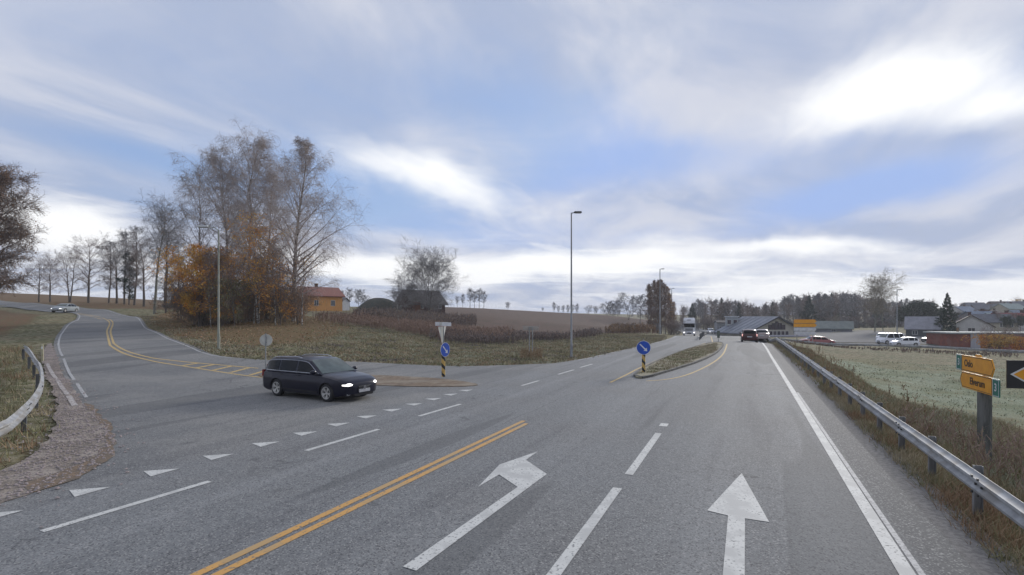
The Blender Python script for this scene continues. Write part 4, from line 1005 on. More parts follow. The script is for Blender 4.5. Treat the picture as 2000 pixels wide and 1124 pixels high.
def lettering(body, size, o, ax, an, m, parent, name='lettering', xs=1.0):
    cu = bpy.data.curves.new(name, 'FONT'); cu.body = body; cu.size = size; cu.extrude = .002; cu.align_x = 'CENTER'; cu.align_y = 'CENTER'; cu.resolution_u = 3; cu.offset = size * .012
    ob = bpy.data.objects.new(name, cu); COL.objects.link(ob)
    bpy.context.view_layer.update()
    me = bpy.data.meshes.new_from_object(ob); bpy.data.objects.remove(ob); me.materials.clear(); me.materials.append(m)
    ax = Vector(ax).normalized(); an = Vector(an).normalized(); ay = Vector((0, 0, 1))
    M = Matrix(((ax.x * xs, ay.x, an.x, o[0]), (ax.y * xs, ay.y, an.y, o[1]), (ax.z * xs, ay.z, an.z, o[2]), (0, 0, 0, 1)))
    me.transform(M)
    return link(name, me, parent)
# direction signs on a thick grey post, right edge
Y0 = 12.0; X0 = .923 * Y0; zg = hz(X0, Y0)
t = thing('direction_sign', (X0, Y0, zg), 'two stacked yellow direction boards on a thick grey post behind the guardrail', 'direction sign')
MB().tube([(0, 0, -.2), (0, 0, 1.2 - zg)], .135, 12).build('post', TIMB, t, 50)
ax = Vector((.39, .921, 0)).normalized(); ax = -ax          # local x towards the camera side (reads left to right)
an = Vector((-.921, .39, 0))
def board(z, h, L, tip, name_, txt, route, cx=0):
    o = Vector((cx * ax.x, cx * ax.y, z - zg)) + an * .14
    if tip > 0: P = [(-L / 2, -h / 2), (L / 2 - .12, -h / 2), (L / 2, 0), (L / 2 - .12, h / 2), (-L / 2, h / 2)]
    else: P = [(-L / 2 + .12, -h / 2), (L / 2, -h / 2), (L / 2, h / 2), (-L / 2 + .12, h / 2), (-L / 2, 0)]
    b = MB().prism(P, o, ax, (0, 0, 1), an, .02).build('board', SYEL, t)
    P2 = [(x * .985, y * .90) for x, y in P]
    rim = MB()
    for i in range(len(P2)):
        a_, c_ = P2[i], P2[(i + 1) % len(P2)]; mx = ((a_[0] + c_[0]) / 2, (a_[1] + c_[1]) / 2); ln = math.hypot(c_[0] - a_[0], c_[1] - a_[1]); dx, dy = (c_[0] - a_[0]) / ln, (c_[1] - a_[1]) / ln
        rim.prism([(a_[0], a_[1]), (c_[0], c_[1]), (c_[0] - dy * .012, c_[1] + dx * .012), (a_[0] - dy * .012, a_[1] + dx * .012)], o + an * (.0205 + .0004 * i), ax, (0, 0, 1), an, .002)
    rim.build('black_border', SBLK, b)
    lettering(txt, h * .62, o + an * .024 + ax * (-.12 * tip * 1 if tip < 0 else -.45), ax, an, SBLK, b)
    gx = -L / 2 - .17 if tip > 0 else L / 2 + .17
    g = MB().box((0, 0, 0), (.001, .001, .001))
    g = MB().prism([(-.16, -h / 2), (.16, -h / 2), (.16, h / 2), (-.16, h / 2)], o + ax * gx, ax, (0, 0, 1), an, .02).build('route_panel', SGRN, t)
    rr = MB()
    for (x0, x1, y0, y1) in ((-.145, .145, h / 2 - .025, h / 2 - .012), (-.145, .145, -h / 2 + .012, -h / 2 + .025), (-.145, -.132, -h / 2 + .025, h / 2 - .025), (.132, .145, -h / 2 + .025, h / 2 - .025)):
        rr.prism([(x0, y0), (x1, y0), (x1, y1), (x0, y1)], o + ax * gx, ax, (0, 0, 1), an, .023)
    rr.build('white_border', SWHITE, g)
    lettering(route, h * .62, o + an * .024 + ax * gx, ax, an, SWHITE, g)
board(1.745, .39, 1.7, 1, 'board', 'Oslo', '3', .05)
board(1.335, .39, 1.7, -1, 'board', 'Elverum', '3', -.05)
MB().tube([(0, 0, 1.15 - zg), (0, 0, 1.93 - zg)], .04, 8).build('pole_top', SPOLE, t, 40)
MB().prism([(-.18, 0), (.18, 0), (.1, .05), (-.1, .05)], Vector((0, 0, 1.945 - zg)) + an * .1, ax, (0, 0, 1), an, .02).build('top_cap', SYEL, t)
# black board with a yellow arrowhead, just beyond
pc = Vector((11.55, 11.2, 0)); zc = hz(pc.x, pc.y)
t = thing('chevron_board', (pc.x, pc.y, zc), 'black board with a yellow pointed shape, cut by the right edge', 'road sign')
for q in (.2, .9): MB().tube([(q, .16 - q * .25, -.2), (q, .16 - q * .25, 1.9 - zc)], .04, 8).build('pole', SPOLE, t, 40)
bx = Vector((1, -.25, 0)).normalized(); bn = Vector((-.25, -1, 0)).normalized(); z_ = 1.62 - zc
bo = Vector((.08, -.05, z_))
b = MB().prism([(-.72, -.31), (1.1, -.31), (1.1, .31), (-.72, .31)], bo, bx, (0, 0, 1), bn, .02).build('board', SBLK, t)
MB().prism([(-.66, 0), (-.33, -.21), (.85, -.21), (.85, .21), (-.33, .21)], bo + bn * .02, bx, (0, 0, 1), bn, .004).build('arrow_border', SWHITE, b)
MB().prism([(-.60, 0), (-.31, -.185), (.82, -.185), (.82, .185), (-.31, .185)], bo + bn * .024, bx, (0, 0, 1), bn, .004).build('yellow_arrow', SYEL, b)
# stack of far direction boards by the shops
pt = at(1572, 84); t = thing('direction_sign', tuple(pt), 'stack of two yellow and two white arrow boards before the shops', 'direction sign')
for x in (-1.3, 1.3): MB().tube([(x, 0, -.2), (x, 0, 4.6)], .06, 8).build('pole', SPOLE, t, 40)
SW2 = mat('sign_white_dull', (.62, .63, .66), (.5, .51, .55), 3, .5)
for i, (w, m_) in enumerate(((3.7, SYEL), (3.8, SYEL), (3.7, SW2), (3.6, SW2))):
    z0 = 3.95 - i * .64
    b = MB().prism([(-w / 2, -.28), (w / 2 - .3, -.28), (w / 2, 0), (w / 2 - .3, .28), (-w / 2, .28)], (0, -.08, z0), (1, 0, 0), (0, 0, 1), (0, -1, 0), .04).build('board', m_, t)
    MB().box((0, -.105, z0 + .295), (w - .3, .05, .025)).build('board_edge', SBLK if i else SYEL, b)

# ------------------------------------------------------------------ cars
TYRE = mat('tyre_rubber', (.025, .025, .027), rough=.9)
RIM = mat('alloy_rim', (.66, .65, .62), (.55, .54, .52), 8, .4, metal=.4)
DARKP = mat('black_trim', (.015, .015, .017), rough=.6)
CHROME = mat('bright_trim', (.62, .62, .64), rough=.25, metal=.8)
GLASS = mat('car_glass_dark', (.004, .005, .006), rough=.03, spec=.2)
GLASSW = mat('windscreen_glass', (.085, .11, .10), (.05, .065, .06), 2.5, .08, spec=.7)  # green-grey reflection on the windscreen put into its base colour
LIT = mat('lit_headlight', (.8, .8, .8), rough=.3, emit=(1.0, .97, .93), es=1.6)
LITD = mat('headlight_glass', (.42, .43, .45), rough=.2)
TAIL = mat('tail_light', (.20, .012, .012), rough=.25)
PLATE = mat('number_plate', (.50, .50, .50), (.42, .42, .43), 20, .5)
def paint(name, c, r=.28): return mat(name, c, tuple(x * .9 for x in c), 3, r, coat=.20, spec=.3)
def wheel_meshes(r=.32, w=.21):
    ty = MB().lathe([(r * .66, -w / 2), (r * .9, -w / 2), (r * .985, -w * .38), (r, -w * .2), (r, w * .2), (r * .985, w * .38), (r * .9, w / 2), (r * .66, w / 2)], 28)
    rm = MB().lathe([(r * .70, w * .44), (r * .69, w * .51), (r * .64, w * .51), (r * .62, w * .40), (r * .62, -w * .3)], 28)
    rm.lathe([(.001, w * .33), (r * .15, w * .36), (r * .17, w * .2)], 14)
    for k in range(5):
        a = 2 * math.pi * k / 5
        for da in (-.16, .16):
            c, s = math.cos(a), math.sin(a); c2, s2 = math.cos(a + da), math.sin(a + da)
            px, pz = -s * .018, c * .018
            vs = [(c * r * .1 + px, w * .36, s * r * .1 + pz), (c * r * .1 - px, w * .36, s * r * .1 - pz), (c2 * r * .66 - px, w * .47, s2 * r * .66 - pz), (c2 * r * .66 + px, w * .47, s2 * r * .66 + pz)]
            vs += [(x, y - .03, z) for x, y, z in vs]
            rm.add(vs, [(0, 1, 2, 3), (7, 6, 5, 4), (0, 4, 5, 1), (1, 5, 6, 2), (2, 6, 7, 3), (3, 7, 4, 0)])
    dk = MB().lathe([(.001, w * .1), (r * .6, w * .1)], 20)
    return ty, rm, dk
CARS = dict(
    estate=dict(L=(-2.47, 2.36), W=.925, wb=(-1.41, 1.41), wr=.325,
        deck=[(-2.47, .80), (-2.44, .93), (-2.0, .965), (.8, .965), (1.0, .955), (1.5, .91), (1.95, .83), (2.2, .74), (2.32, .66), (2.36, .60)],
        wid=[(-2.47, .70), (-2.42, .80), (-2.25, .88), (-1.7, .925), (1.3, .925), (1.8, .90), (2.05, .84), (2.22, .74), (2.32, .60), (2.36, .48)],
        roof=[(-2.44, .93), (-2.30, 1.18), (-2.16, 1.38), (-2.02, 1.43), (-1.2, 1.475), (-.4, 1.485), (.1, 1.465), (.32, 1.42), (.7, 1.20), (1.10, .955)],
        wins=((-2.12, -1.38), (-1.30, -.36), (-.27, .93)), ws=(.30, 1.06), rw=(-2.40, -2.14), rails=(-1.95, -.15)),
    sedan=dict(L=(-2.25, 2.2), W=.89, wb=(-1.33, 1.35), wr=.31,
        deck=[(-2.25, .80), (-2.2, .96), (-1.6, 1.02), (-1.0, .94), (.8, .93), (1.3, .88), (1.8, .78), (2.1, .66), (2.2, .55)],
        wid=[(-2.25, .70), (-2.1, .82), (-1.7, .88), (1.3, .89), (1.8, .84), (2.05, .72), (2.2, .52)],
        roof=[(-1.75, .98), (-1.3, 1.25), (-.95, 1.38), (-.4, 1.43), (.1, 1.41), (.35, 1.34), (1.05, .92)],
        wins=((-1.35, -.95), (-.88, -.2), (-.12, .85)), ws=(.4, 1.0), rw=(-1.7, -1.1), rails=None),
    hatch=dict(L=(-1.95, 2.05), W=.88, wb=(-1.25, 1.27), wr=.31,
        deck=[(-1.95, .85), (-1.9, .98), (-1.5, .98), (.8, .95), (1.2, .92), (1.6, .83), (1.9, .70), (2.05, .55)],
        wid=[(-1.95, .72), (-1.8, .84), (-1.4, .88), (1.2, .88), (1.6, .84), (1.9, .70), (2.05, .50)],
        roof=[(-1.93, .98), (-1.80, 1.22), (-1.65, 1.42), (-1.3, 1.50), (-.6, 1.52), (.0, 1.50), (.3, 1.42), (1.2, .93)],
        wins=((-1.62, -1.15), (-1.08, -.3), (-.22, .9)), ws=(.35, 1.12), rw=(-1.9, -1.68), rails=None),
    van=dict(L=(-2.3, 2.3), W=.95, wb=(-1.5, 1.45), wr=.33,
        deck=[(-2.3, .9), (-2.27, 1.05), (-1.5, 1.08), (1.2, 1.08), (1.6, 1.02), (2.0, .9), (2.2, .75), (2.3, .6)],
        wid=[(-2.3, .85), (-2.2, .92), (-1.8, .95), (1.6, .95), (2.0, .88), (2.2, .76), (2.3, .6)],
        roof=[(-2.29, 1.05), (-2.24, 1.5), (-2.15, 1.82), (-1.9, 1.90), (-.5, 1.94), (.5, 1.92), (.85, 1.84), (1.65, 1.04)],
        wins=((-2.05, -1.2), (-1.1, -.1), (.0, 1.3)), ws=(.9, 1.6), rw=(-2.28, -2.2), rails=None))
def car(kind, name, label, cat, loc, yaw, pm, group=None, lights=LITD, tail=None, scale=1.0, detail=True, brand=False, glass=GLASS):
    S = CARS[kind]; x0, x1 = S['L']; wr = S['wr']; Ra = wr + .055
    root = thing(name, loc, label, cat, group, yaw, scale)
    dk = lambda x: np.interp(x, *zip(*S['deck'])); wd = lambda x: np.interp(x, *zip(*S['wid'])); rf = lambda x: np.interp(x, *zip(*S['roof']))
    def bot(x):
        z = .20 + .10 * sstep(x1 - .55, x1, x) + .12 * sstep(x0 + .5, x0, x)
        for c in S['wb']:
            if abs(x - c) < Ra: z = max(z, wr - .01 + math.sqrt(Ra * Ra - (x - c) ** 2))
        return float(z)
    X = set(np.linspace(x0, x1, 40 if detail else 18))
    for c in S['wb']: X |= set(c + Ra * np.cos(np.linspace(0, math.pi, 17 if detail else 9)))
    X |= {q[0] for q in S['deck']} | {q[0] for q in S['wid']}
    X = sorted(X)
    zl = [.0, .30, .38, .46, .55, .64, .72, .80]
    mb = MB(); sec = []
    for x in X:
        w = float(wd(x)); d = float(dk(x)); b = bot(x)
        ps = []
        sh = d - .05
        for z in zl: ps.append(min(max(z, b), sh))
        prof = lambda z: float(np.interp(z, [.2, .32, .42, .60, .72, .86, 1.1], [.93, .985, .99, 1.0, .985, .955, .93]))
        L_ = [(w * prof(z), z) for z in ps] + [(w * prof(sh), sh), (w * .93 * (prof(d)), d - .012), (w * .80, d + .012), (w * .45, d + .032), (0, d + .04)]
        sec.append([(x, y, z) for y, z in L_] + [(x, -y, z) for y, z in L_[-2::-1]])
    n = len(sec[0]); vs = [p for s in sec for p in s]
    fs = [(i * n + j, (i + 1) * n + j, (i + 1) * n + j + 1, i * n + j + 1) for i in range(len(X) - 1) for j in range(n - 1)]
    fs += [tuple(range(n)), tuple(range((len(X) - 1) * n, len(X) * n))[::-1]]
    mb.add(vs, fs); mb.build('body', pm, root, 35)
    # dark underbody and wheel houses
    ub = MB().box(((x0 + x1) / 2, 0, .42), (x1 - x0 - .5, wd(0) * 1.36, .44)); 
    ub.box(((S['wb'][0] + S['wb'][1]) / 2, 0, .42), (S['wb'][1] - S['wb'][0] - 2 * Ra - .1, wd(0) * 1.9, .42)); ub.build('underbody', DARKP, root)
    # greenhouse
    zb = float(dk(0)) - .015; k = .30
    def yb(x): return float(wd(x)) * .925 * (1 - .06 * sstep(x0 + .6, x0, x))
    def sect(x):
        z = max(float(rf(x)), zb + .001); y = yb(x); yt = y - k * (z - zb); f = min(1, (z - zb) / .2)
        return y, yt, z, [(y, zb), (yt + .02 * f, z - .07 * f), (yt - .01, z - .03 * f), (yt - .07, z - .004), (yt * .6, z + .012 * f), (0, z + .022 * f)]
    gx = sorted(set(np.linspace(S['roof'][0][0], S['roof'][-1][0], 44 if detail else 16)) | {q[0] for q in S['roof']})
    sec = []
    for x in gx:
        L_ = sect(x)[3]; sec.append([(x, y, z) for y, z in L_] + [(x, -y, z) for y, z in L_[-2::-1]])
    n = len(sec[0]); mb = MB(); mb.add([p for s in sec for p in s], [(i * n + j, (i + 1) * n + j, (i + 1) * n + j + 1, i * n + j + 1) for i in range(len(gx) - 1) for j in range(n - 1)] + [tuple(range(n)), tuple(range((len(gx) - 1) * n, len(gx) * n))[::-1]])
    mb.build('roof', pm, root, 40)
    def topz(x, y):
        L_ = sect(x)[3][::-1]; return float(np.interp(abs(y), [q[0] for q in L_[:-1]] , [q[1] for q in L_[:-1]]))
    def toppanel(nm, xa, xb, mm):
        mb = MB(); xs_ = np.linspace(xa, xb, 9); N = 9; V = []
        dzdx = lambda x: (rf(x + .01) - rf(x - .01)) / .02
        for x in xs_:
            yt = sect(x)[1] - .075
            nx_ = -dzdx(x); nl = math.hypot(nx_, 1)
            for y in np.linspace(-yt, yt, N): V.append((x + nx_ / nl * .009, y, topz(x, y) + .009 / nl))
        mb.add(V, [(i * N + j, i * N + j + 1, (i + 1) * N + j + 1, (i + 1) * N + j) for i in range(len(xs_) - 1) for j in range(N - 1)])
        o_ = mb.build(nm, mm, root, 60)
        return o_
    toppanel('windscreen', S['ws'][0], S['ws'][1], GLASSW if glass is GLASS else glass)
    toppanel('rear_window', S['rw'][0], S['rw'][1], glass)
    for sg in (1, -1):
        for (wa, wb_) in S['wins']:
            V = []; xs_ = np.linspace(wa, wb_, 9)
            for x in xs_:
                y, yt, z, L_ = sect(x); lo = zb + .045; hi = max(lo + .006, z - .095)
                for zz in (lo, (lo + hi) / 2, hi): V.append((x, sg * (y + (L_[1][0] - y) * (zz - zb) / max(.01, L_[1][1] - zb) + .006), zz))
            mb = MB(); mb.add(V, [(i * 3 + j, i * 3 + j + 1, (i + 1) * 3 + j + 1, (i + 1) * 3 + j) for i in range(8) for j in range(2)])
            mb.build('side_window', glass, root)
        if detail:
            a_, b_ = S['wins'][0][0] - .08, S['wins'][-1][1] + .05
            pts = [(x, sg * (yb(x) + .006), zb + .035) for x in np.linspace(a_, b_, 10)]
            MB().tube(pts, .011, 5).build('window_trim', CHROME, root)
            pts = []
            for x in np.linspace(a_, b_, 24):
                y, yt, z, L_ = sect(x); zz = max(zb + .04, z - .078); pts.append((x, sg * (y + (L_[1][0] - y) * (zz - zb) / max(.01, L_[1][1] - zb) + .009), zz))
            MB().tube(pts, .009, 5).build('window_trim', CHROME, root)
            xm = S['wins'][-1][1] - .12
            MB().ellipsoid((xm, sg * (yb(xm) + .12), zb + .09), (.09, .12, .075), 12, 7).build('wing_mirror', pm, root, 60)
            for (wa, wb_) in S['wins'][1:]: MB().box((wa + .14, sg * (wd(wa) * .972 + .012), zb - .085), (.17, .03, .028)).build('door_handle', pm, root, bevel=.008)
            MB().box((0, sg * (wd(0) * .985 + .004), .33), (S['wb'][1] - S['wb'][0] - 2 * Ra - .1, .03, .05)).build('sill_trim', DARKP, root, bevel=.01)
            for xg in (S['wins'][1][0] - .05, S['wins'][2][0] - .04, S['wins'][2][1] + .02):
                sb_ = MB(); sb_.add([(xg, sg * (wd(xg) * .975 + .004), .36), (xg + .008, sg * (wd(xg) * .975 + .004), .36), (xg + .008, sg * (wd(xg) * .955 + .006), .90), (xg, sg * (wd(xg) * .955 + .006), .90)], [(0, 1, 2, 3)]); sb_.build('door_seam', DARKP, root)
        if S['rails']:
            ra, rb = S['rails']; xs_ = np.linspace(ra, rb, 8)
            pts = [(x, sg * (sect(x)[1] - .04), rf(x) + (.045 if 0 < i < 7 else .0)) for i, x in enumerate(xs_)]
            MB().tube(pts, .016, 6).build('roof_rail', CHROME, root, 50)
        hx = x1 - .20
        MB().ellipsoid((hx - .06, sg * (wd(hx) - .15), float(dk(hx)) - .125), (.27, .17, .085), 14, 8, rz=-sg * .50).build('headlight', lights, root, 60)
        tx = x0 + .10; zt = float(dk(x0 + .1))
        mb = MB().box((tx - .01, sg * (wd(tx) - .055), zt - .10), (.14, .10, .26 if kind != 'sedan' else .16))
        if kind in ('estate', 'van'): mb.box((tx + .09, sg * (sect(tx + .1)[1] + .005), zt + .12), (.07, .03, .24))
        mb.build('tail_light', tail or TAIL, root, bevel=.02)
    # front end
    zf = float(dk(x1)); zg_ = zf - .08
    MB().box((x1 - .0, 0, zg_ - .03), (.05, .62, .20), top=(1, .9)).build('grille', DARKP, root, bevel=.02)
    if detail:
        for j in range(5): MB().box((x1 + .028, 0, zg_ - .10 + j * .034), (.01, .56, .009)).build('grille_bar', CHROME, root) if j in (0, 4) else None
        MB().box((x1 - .02, 0, .27), (.06, .92, .11)).build('lower_intake', DARKP, root, bevel=.02)
        if brand:
            mb = MB(); mb.prism([(-.30, -.085), (-.27, -.085), (.30, .085), (.27, .085)], (x1 + .034, 0, zg_ - .03), (0, 1, 0), (0, 0, 1), (1, 0, 0), .006); mb.build('diagonal_bar', CHROME, root)
            em = MB().lathe([(.06, 0), (.06, .01), (.04, .01), (.04, 0)], 20, axis='y').build('round_emblem', CHROME, root)
            em.rotation_euler = (0, 0, -math.pi / 2); em.location = (x1 + .042, 0, zg_ - .03)
            for sg in (1, -1): MB().ellipsoid((x1 - .13, sg * .60, .30), (.05, .10, .05), 10, 6).build('fog_light', LITD, root, 60)
    MB().box((x1 + .03, 0, .40), (.02, .52, .115)).build('number_plate', PLATE, root, bevel=.005)
    MB().box((x0 - .01, 0, .70), (.02, .52, .115)).build('number_plate', PLATE, root, bevel=.005)
    ty, rm, dkk = wheel_meshes(wr)
    first = None
    for c in S['wb']:
        for sg in (1, -1):
            if first is None:
                w_ = ty.build('wheel', TYRE, root, 50); r_ = rm.build('rim', RIM, w_, 40); d_ = dkk.build('backing_disc', DARKP, w_)  # plain dark backing disc behind the wheel spokes
                first = w_
            else:
                w_ = link('wheel', first.data, root)
                for ch in first.children: link(ch.name.split('.')[0], ch.data, w_)
            w_.location = (c, sg * (float(wd(c)) - .115), wr); w_.rotation_euler = (0, .3 * c, 0 if sg > 0 else math.pi)
    return root
NAVY = paint('dark_navy_paint', (.005, .0055, .018))
a_ = hit(535, 776); b_ = hit(646, 786)
mid = (np.array(a_) + np.array(b_)) / 2; d = np.array(b_) - np.array(a_); yaw = math.atan2(d[1], d[0])
yaw -= R(5); off = .80; mid = mid + np.array([-math.sin(yaw), math.cos(yaw)]) * off
car('estate', 'estate_car', 'dark navy estate car with lit headlights turning out of the side road', 'car', (mid[0], mid[1], hz(*mid) + .03), yaw, NAVY, lights=LIT, brand=True, scale=.94)
p = at(127, 82); car('sedan', 'silver_car', 'silver car coming down the bend of the side road', 'car', (p.x, p.y, p.z + .03), R(-80), paint('silver_paint', (.30, .33, .34)), lights=LIT, detail=False)
p = at(345, 92); car('sedan', 'parked_car', 'grey-green car parked beneath the trees at the left', 'car', (p.x, p.y, p.z + .1), R(195), paint('grey_green_paint', (.16, .19, .17)), detail=False)
p = at(1463, 60); car('hatch', 'red_car', 'dark red car with lit lamps going away in the right lane', 'car', (p.x, p.y, p.z + .03), R(67), paint('maroon_paint', (.06, .016, .018)), tail=mat('lit_tail_light', (.6, .1, .1), rough=.3, emit=(1.0, .6, .55), es=.7))
p = at(1487, 66); car('sedan', 'pale_car', 'pale pinkish car just beyond the dark red one', 'car', (p.x, p.y, p.z + .03), R(66), paint('pale_pink_paint', (.36, .30, .29)), lights=LITD, detail=False)
p = at(1388, 150); car('hatch', 'white_car', 'small white car far off behind the truck', 'car', (p.x, p.y, p.z + .03), R(-100), paint('white_paint', (.76, .77, .80)), lights=LIT, detail=False)
REDP = paint('faded_red_paint', (.34, .12, .115))
p = at(1604, 88); car('hatch', 'red_car', 'faded red car on the side road, right one of the red pair', 'car', (p.x, p.y, p.z + .03), R(-12), REDP, detail=False)
p = at(1587, 90.5); car('sedan', 'red_car', 'faded red car on the side road, partly hidden behind another red car', 'car', (p.x, p.y, p.z + .03), R(170), REDP, detail=False)
p = at(1766, 84.5); car('hatch', 'white_car', 'bright white hatchback on the side road, nearest of the white cars', 'car', (p.x, p.y, p.z + .03), R(172), paint('white_paint', ()), lights=LITD)
p = at(1738, 92); car('van', 'white_van', 'white van just behind the white hatchback', 'van', (p.x, p.y, p.z + .03), R(188), paint('white_paint', ()), detail=False)
p = at(1722, 102); car('hatch', 'white_car', 'small white car parked left of the white van', 'car', (p.x, p.y, p.z + .06), R(230), paint('white_paint', ()), detail=False)
p = at(1822, 101); car('sedan', 'dark_car', 'dark car parked in the yard left of the brick building', 'car', (p.x, p.y, p.z + .06), R(190), paint('black_paint', (.03, .032, .036)), detail=False)

# ------------------------------------------------------------------ truck
WH = paint('truck_white', (.80, .81, .83), .35)
GCAB = mat('truck_grey_plastic', (.20, .21, .23), rough=.5)
p = at(1346, 108)
t = thing('truck', (p.x, p.y, p.z + .03), 'white truck with lit headlights coming towards us', 'truck', None, R(-109))
mb = MB().box((0, 0, 1.62), (2.1, 2.45, 1.55)).box((-.05, 0, 2.85), (1.9, 2.35, .9), top=(.92, .95)); mb.build('cab', WH, t, bevel=.08)
MB().box((-.1, 0, 3.52), (1.6, 2.3, .62), top=(.55, .9)).build('roof_spoiler', WH, t, bevel=.06)
MB().box((1.065, 0, 2.15), (.03, 2.2, .72)).build('windscreen', GLASS, t, bevel=.01)
MB().box((1.0, 0, 2.62), (.25, 2.3, .10)).build('sun_visor', GCAB, t, bevel=.02)
MB().box((.86, 0, 3.35), (.02, .8, .14)).build('roof_marking', GCAB, t)
g = MB().box((1.07, 0, 1.35), (.04, 1.5, .55)).build('grille', GCAB, t, bevel=.02)
for j in range(4): MB().box((1.10, 0, 1.16 + j * .13), (.02, 1.4, .03)).build('grille_bar', CHROME, g)
MB().box((1.02, 0, .62), (.28, 2.48, .52)).build('bumper', WH, t, bevel=.05)
MB().box((1.17, 0, .55), (.02, .9, .2)).build('lower_intake', DARKP, t)
MB().box((1.18, 0, .76), (.02, .52, .12)).build('number_plate', PLATE, t)
for sg in (1, -1):
    MB().ellipsoid((1.12, sg * .98, .74), (.07, .21, .13)).build('headlight', LIT, t, 60)
    MB().box((1.0, sg * 1.38, 2.1), (.12, .16, .75)).box((.98, sg * 1.28, 2.45), (.06, .15, .05)).build('wing_mirror', GCAB, t, bevel=.02)
    MB().box((.2, sg * 1.232, 2.2), (.9, .02, .6)).build('side_window', GLASS, t)
MB().box((-6.0, 0, 2.35), (9.2, 2.5, 2.5)).build('cargo_box', mat('cargo_grey', (.50, .51, .52), (.42, .43, .44), 1, .6), t, bevel=.03)
MB().box((-5.2, 0, .95), (11, .9, .25)).build('chassis', DARKP, t)
ty, rm, dkk = wheel_meshes(.5, .3); first = None
for x in (.35, -3.2, -8.4, -9.6):
    for sg in (1, -1):
        if first is None: w_ = ty.build('wheel', TYRE, t, 50); rm.build('rim', RIM, w_, 40); first = w_
        else:
            w_ = link('wheel', first.data, t)
            for ch in first.children: link('rim', ch.data, w_)
        w_.location = (x, sg * 1.05, .5); w_.rotation_euler = (0, 0, 0 if sg > 0 else math.pi)
# ------------------------------------------------------------------ buildings
WGL = mat('window_glass', (.05, .06, .07), rough=.12, spec=.7)
WFR = mat('white_window_frame', (.60, .60, .58), rough=.6)
def window(parent, o, ax, an, w, h, m=WGL, bars=True, frame=WFR):
    ax = Vector(ax); an = Vector(an); o = Vector(o)
    f = MB()
    for (x0, x1, z0, z1) in ((-w / 2 - .07, w / 2 + .07, h / 2, h / 2 + .07), (-w / 2 - .07, w / 2 + .07, -h / 2 - .07, -h / 2), (-w / 2 - .07, -w / 2, -h / 2, h / 2), (w / 2, w / 2 + .07, -h / 2, h / 2)):
        f.prism([(x0, z0), (x1, z0), (x1, z1), (x0, z1)], o, ax, (0, 0, 1), an, .06)
    if bars: f.prism([(-.03, -h / 2), (.03, -h / 2), (.03, h / 2), (-.03, h / 2)], o, ax, (0, 0, 1), an, .045)
    f = f.build('window', frame, parent)
    MB().prism([(-w / 2, -h / 2), (w / 2, -h / 2), (w / 2, h / 2), (-w / 2, h / 2)], o, ax, (0, 0, 1), an, .02).build('pane', m, f)
    return f
def house(name, label, cat, loc, yaw, L, W, hw, hr, wallm, roofm, wins=((0, 0, 1, 1),), over=.4, group=None, chimney=None, thick=.18, foundation=True, gable=None, door=None):
    """ridge along local x; wins: (side, pos, z, w, h) side 0 = long front(-y), 1 = back, 2 = gable at -x, 3 = gable at +x"""
    t = thing(name, loc, label, cat, group, yaw)
    mb = MB(); l, w = L / 2, W / 2
    mb.add([(-l, -w, -.8), (l, -w, -.8), (l, w, -.8), (-l, w, -.8), (-l, -w, hw), (l, -w, hw), (l, w, hw), (-l, w, hw), (-l, 0, hr), (l, 0, hr)],
           [(0, 1, 5, 4), (2, 3, 7, 6), (0, 4, 8, 7, 3), (1, 2, 6, 9, 5), (4, 5, 9, 8), (6, 7, 8, 9), (0, 3, 2, 1)])
    mb.build('wall', wallm, t)
    s = (hr - hw) / w; ye = w + over; ze = hw - s * over
    for sg in (-1, 1):
        P = [(-l - over, sg * ye, ze + .02), (l + over, sg * ye, ze + .02), (l + over, 0, hr + .02), (-l - over, 0, hr + .02)]
        rb = MB(); rb.add(P + [(x, y, z + thick) for x, y, z in P], [(3, 2, 1, 0), (4, 5, 6, 7), (0, 1, 5, 4), (1, 2, 6, 5), (2, 3, 7, 6), (3, 0, 4, 7)])
        rb.build('roof', roofm, t)
    if chimney is not None:
        MB().box((chimney, .2, hr + .25), (.6, .6, 1.1)).box((chimney, .2, hr + .85), (.75, .75, .12)).build('chimney', mat('brick_chimney', (.10, .06, .05), rough=.9), t)
    for (sd_, q, z, ww, hh) in wins:
        if sd_ == 0: window(t, (q, -w - .003, z), (1, 0, 0), (0, -1, 0), ww, hh)
        elif sd_ == 1: window(t, (q, w + .003, z), (-1, 0, 0), (0, 1, 0), ww, hh)
        elif sd_ == 2: window(t, (-l - .003, q, z), (0, -1, 0), (-1, 0, 0), ww, hh)
        else: window(t, (l + .003, q, z), (0, 1, 0), (1, 0, 0), ww, hh)
    if door: MB().box((door[1] if door[0] == 0 else -l - .03, -w - .03 if door[0] == 0 else door[1], 1.05), ((1.0, .06, 2.1) if door[0] == 0 else (.06, 1.0, 2.1))).build('door', mat('brown_door', (.12, .06, .03), rough=.7), t)
    return t
ORW = mat('orange_boarded_wall', (.72, .36, .12), (.64, .31, .10), 2, .8, .3, 6, stretch=(4, 4, .4))
RTI = mat('red_tile_roof', (.28, .12, .09), (.21, .09, .075), 2.5, .85, .6, 9, stretch=(3, 1, 3))
p = at(622, 112)
h1 = house('orange_house', 'orange wooden house with red tiled roof right of the birches', 'house', tuple(p), R(42), 8.0, 6.4, 3.2, 5.0, ORW, RTI, ((0, -1.7, 1.6, .8, 1.1), (0, 1.9, 1.6, .8, 1.1), (2, .9, 1.6, .8, 1.1)), .5, chimney=-.4, door=(1, -1.2))
p = at(667, 118); house('white_shed', 'small pale shed behind the right end of the orange house', 'shed', tuple(p), R(-20), 2.5, 2.5, 2.1, 2.8, mat('pale_shed_wall', (.40, .43, .48), rough=.8), mat('grey_shed_roof', (.16, .16, .17), rough=.8), ((0, 0, 1.2, .5, .5),), .2)
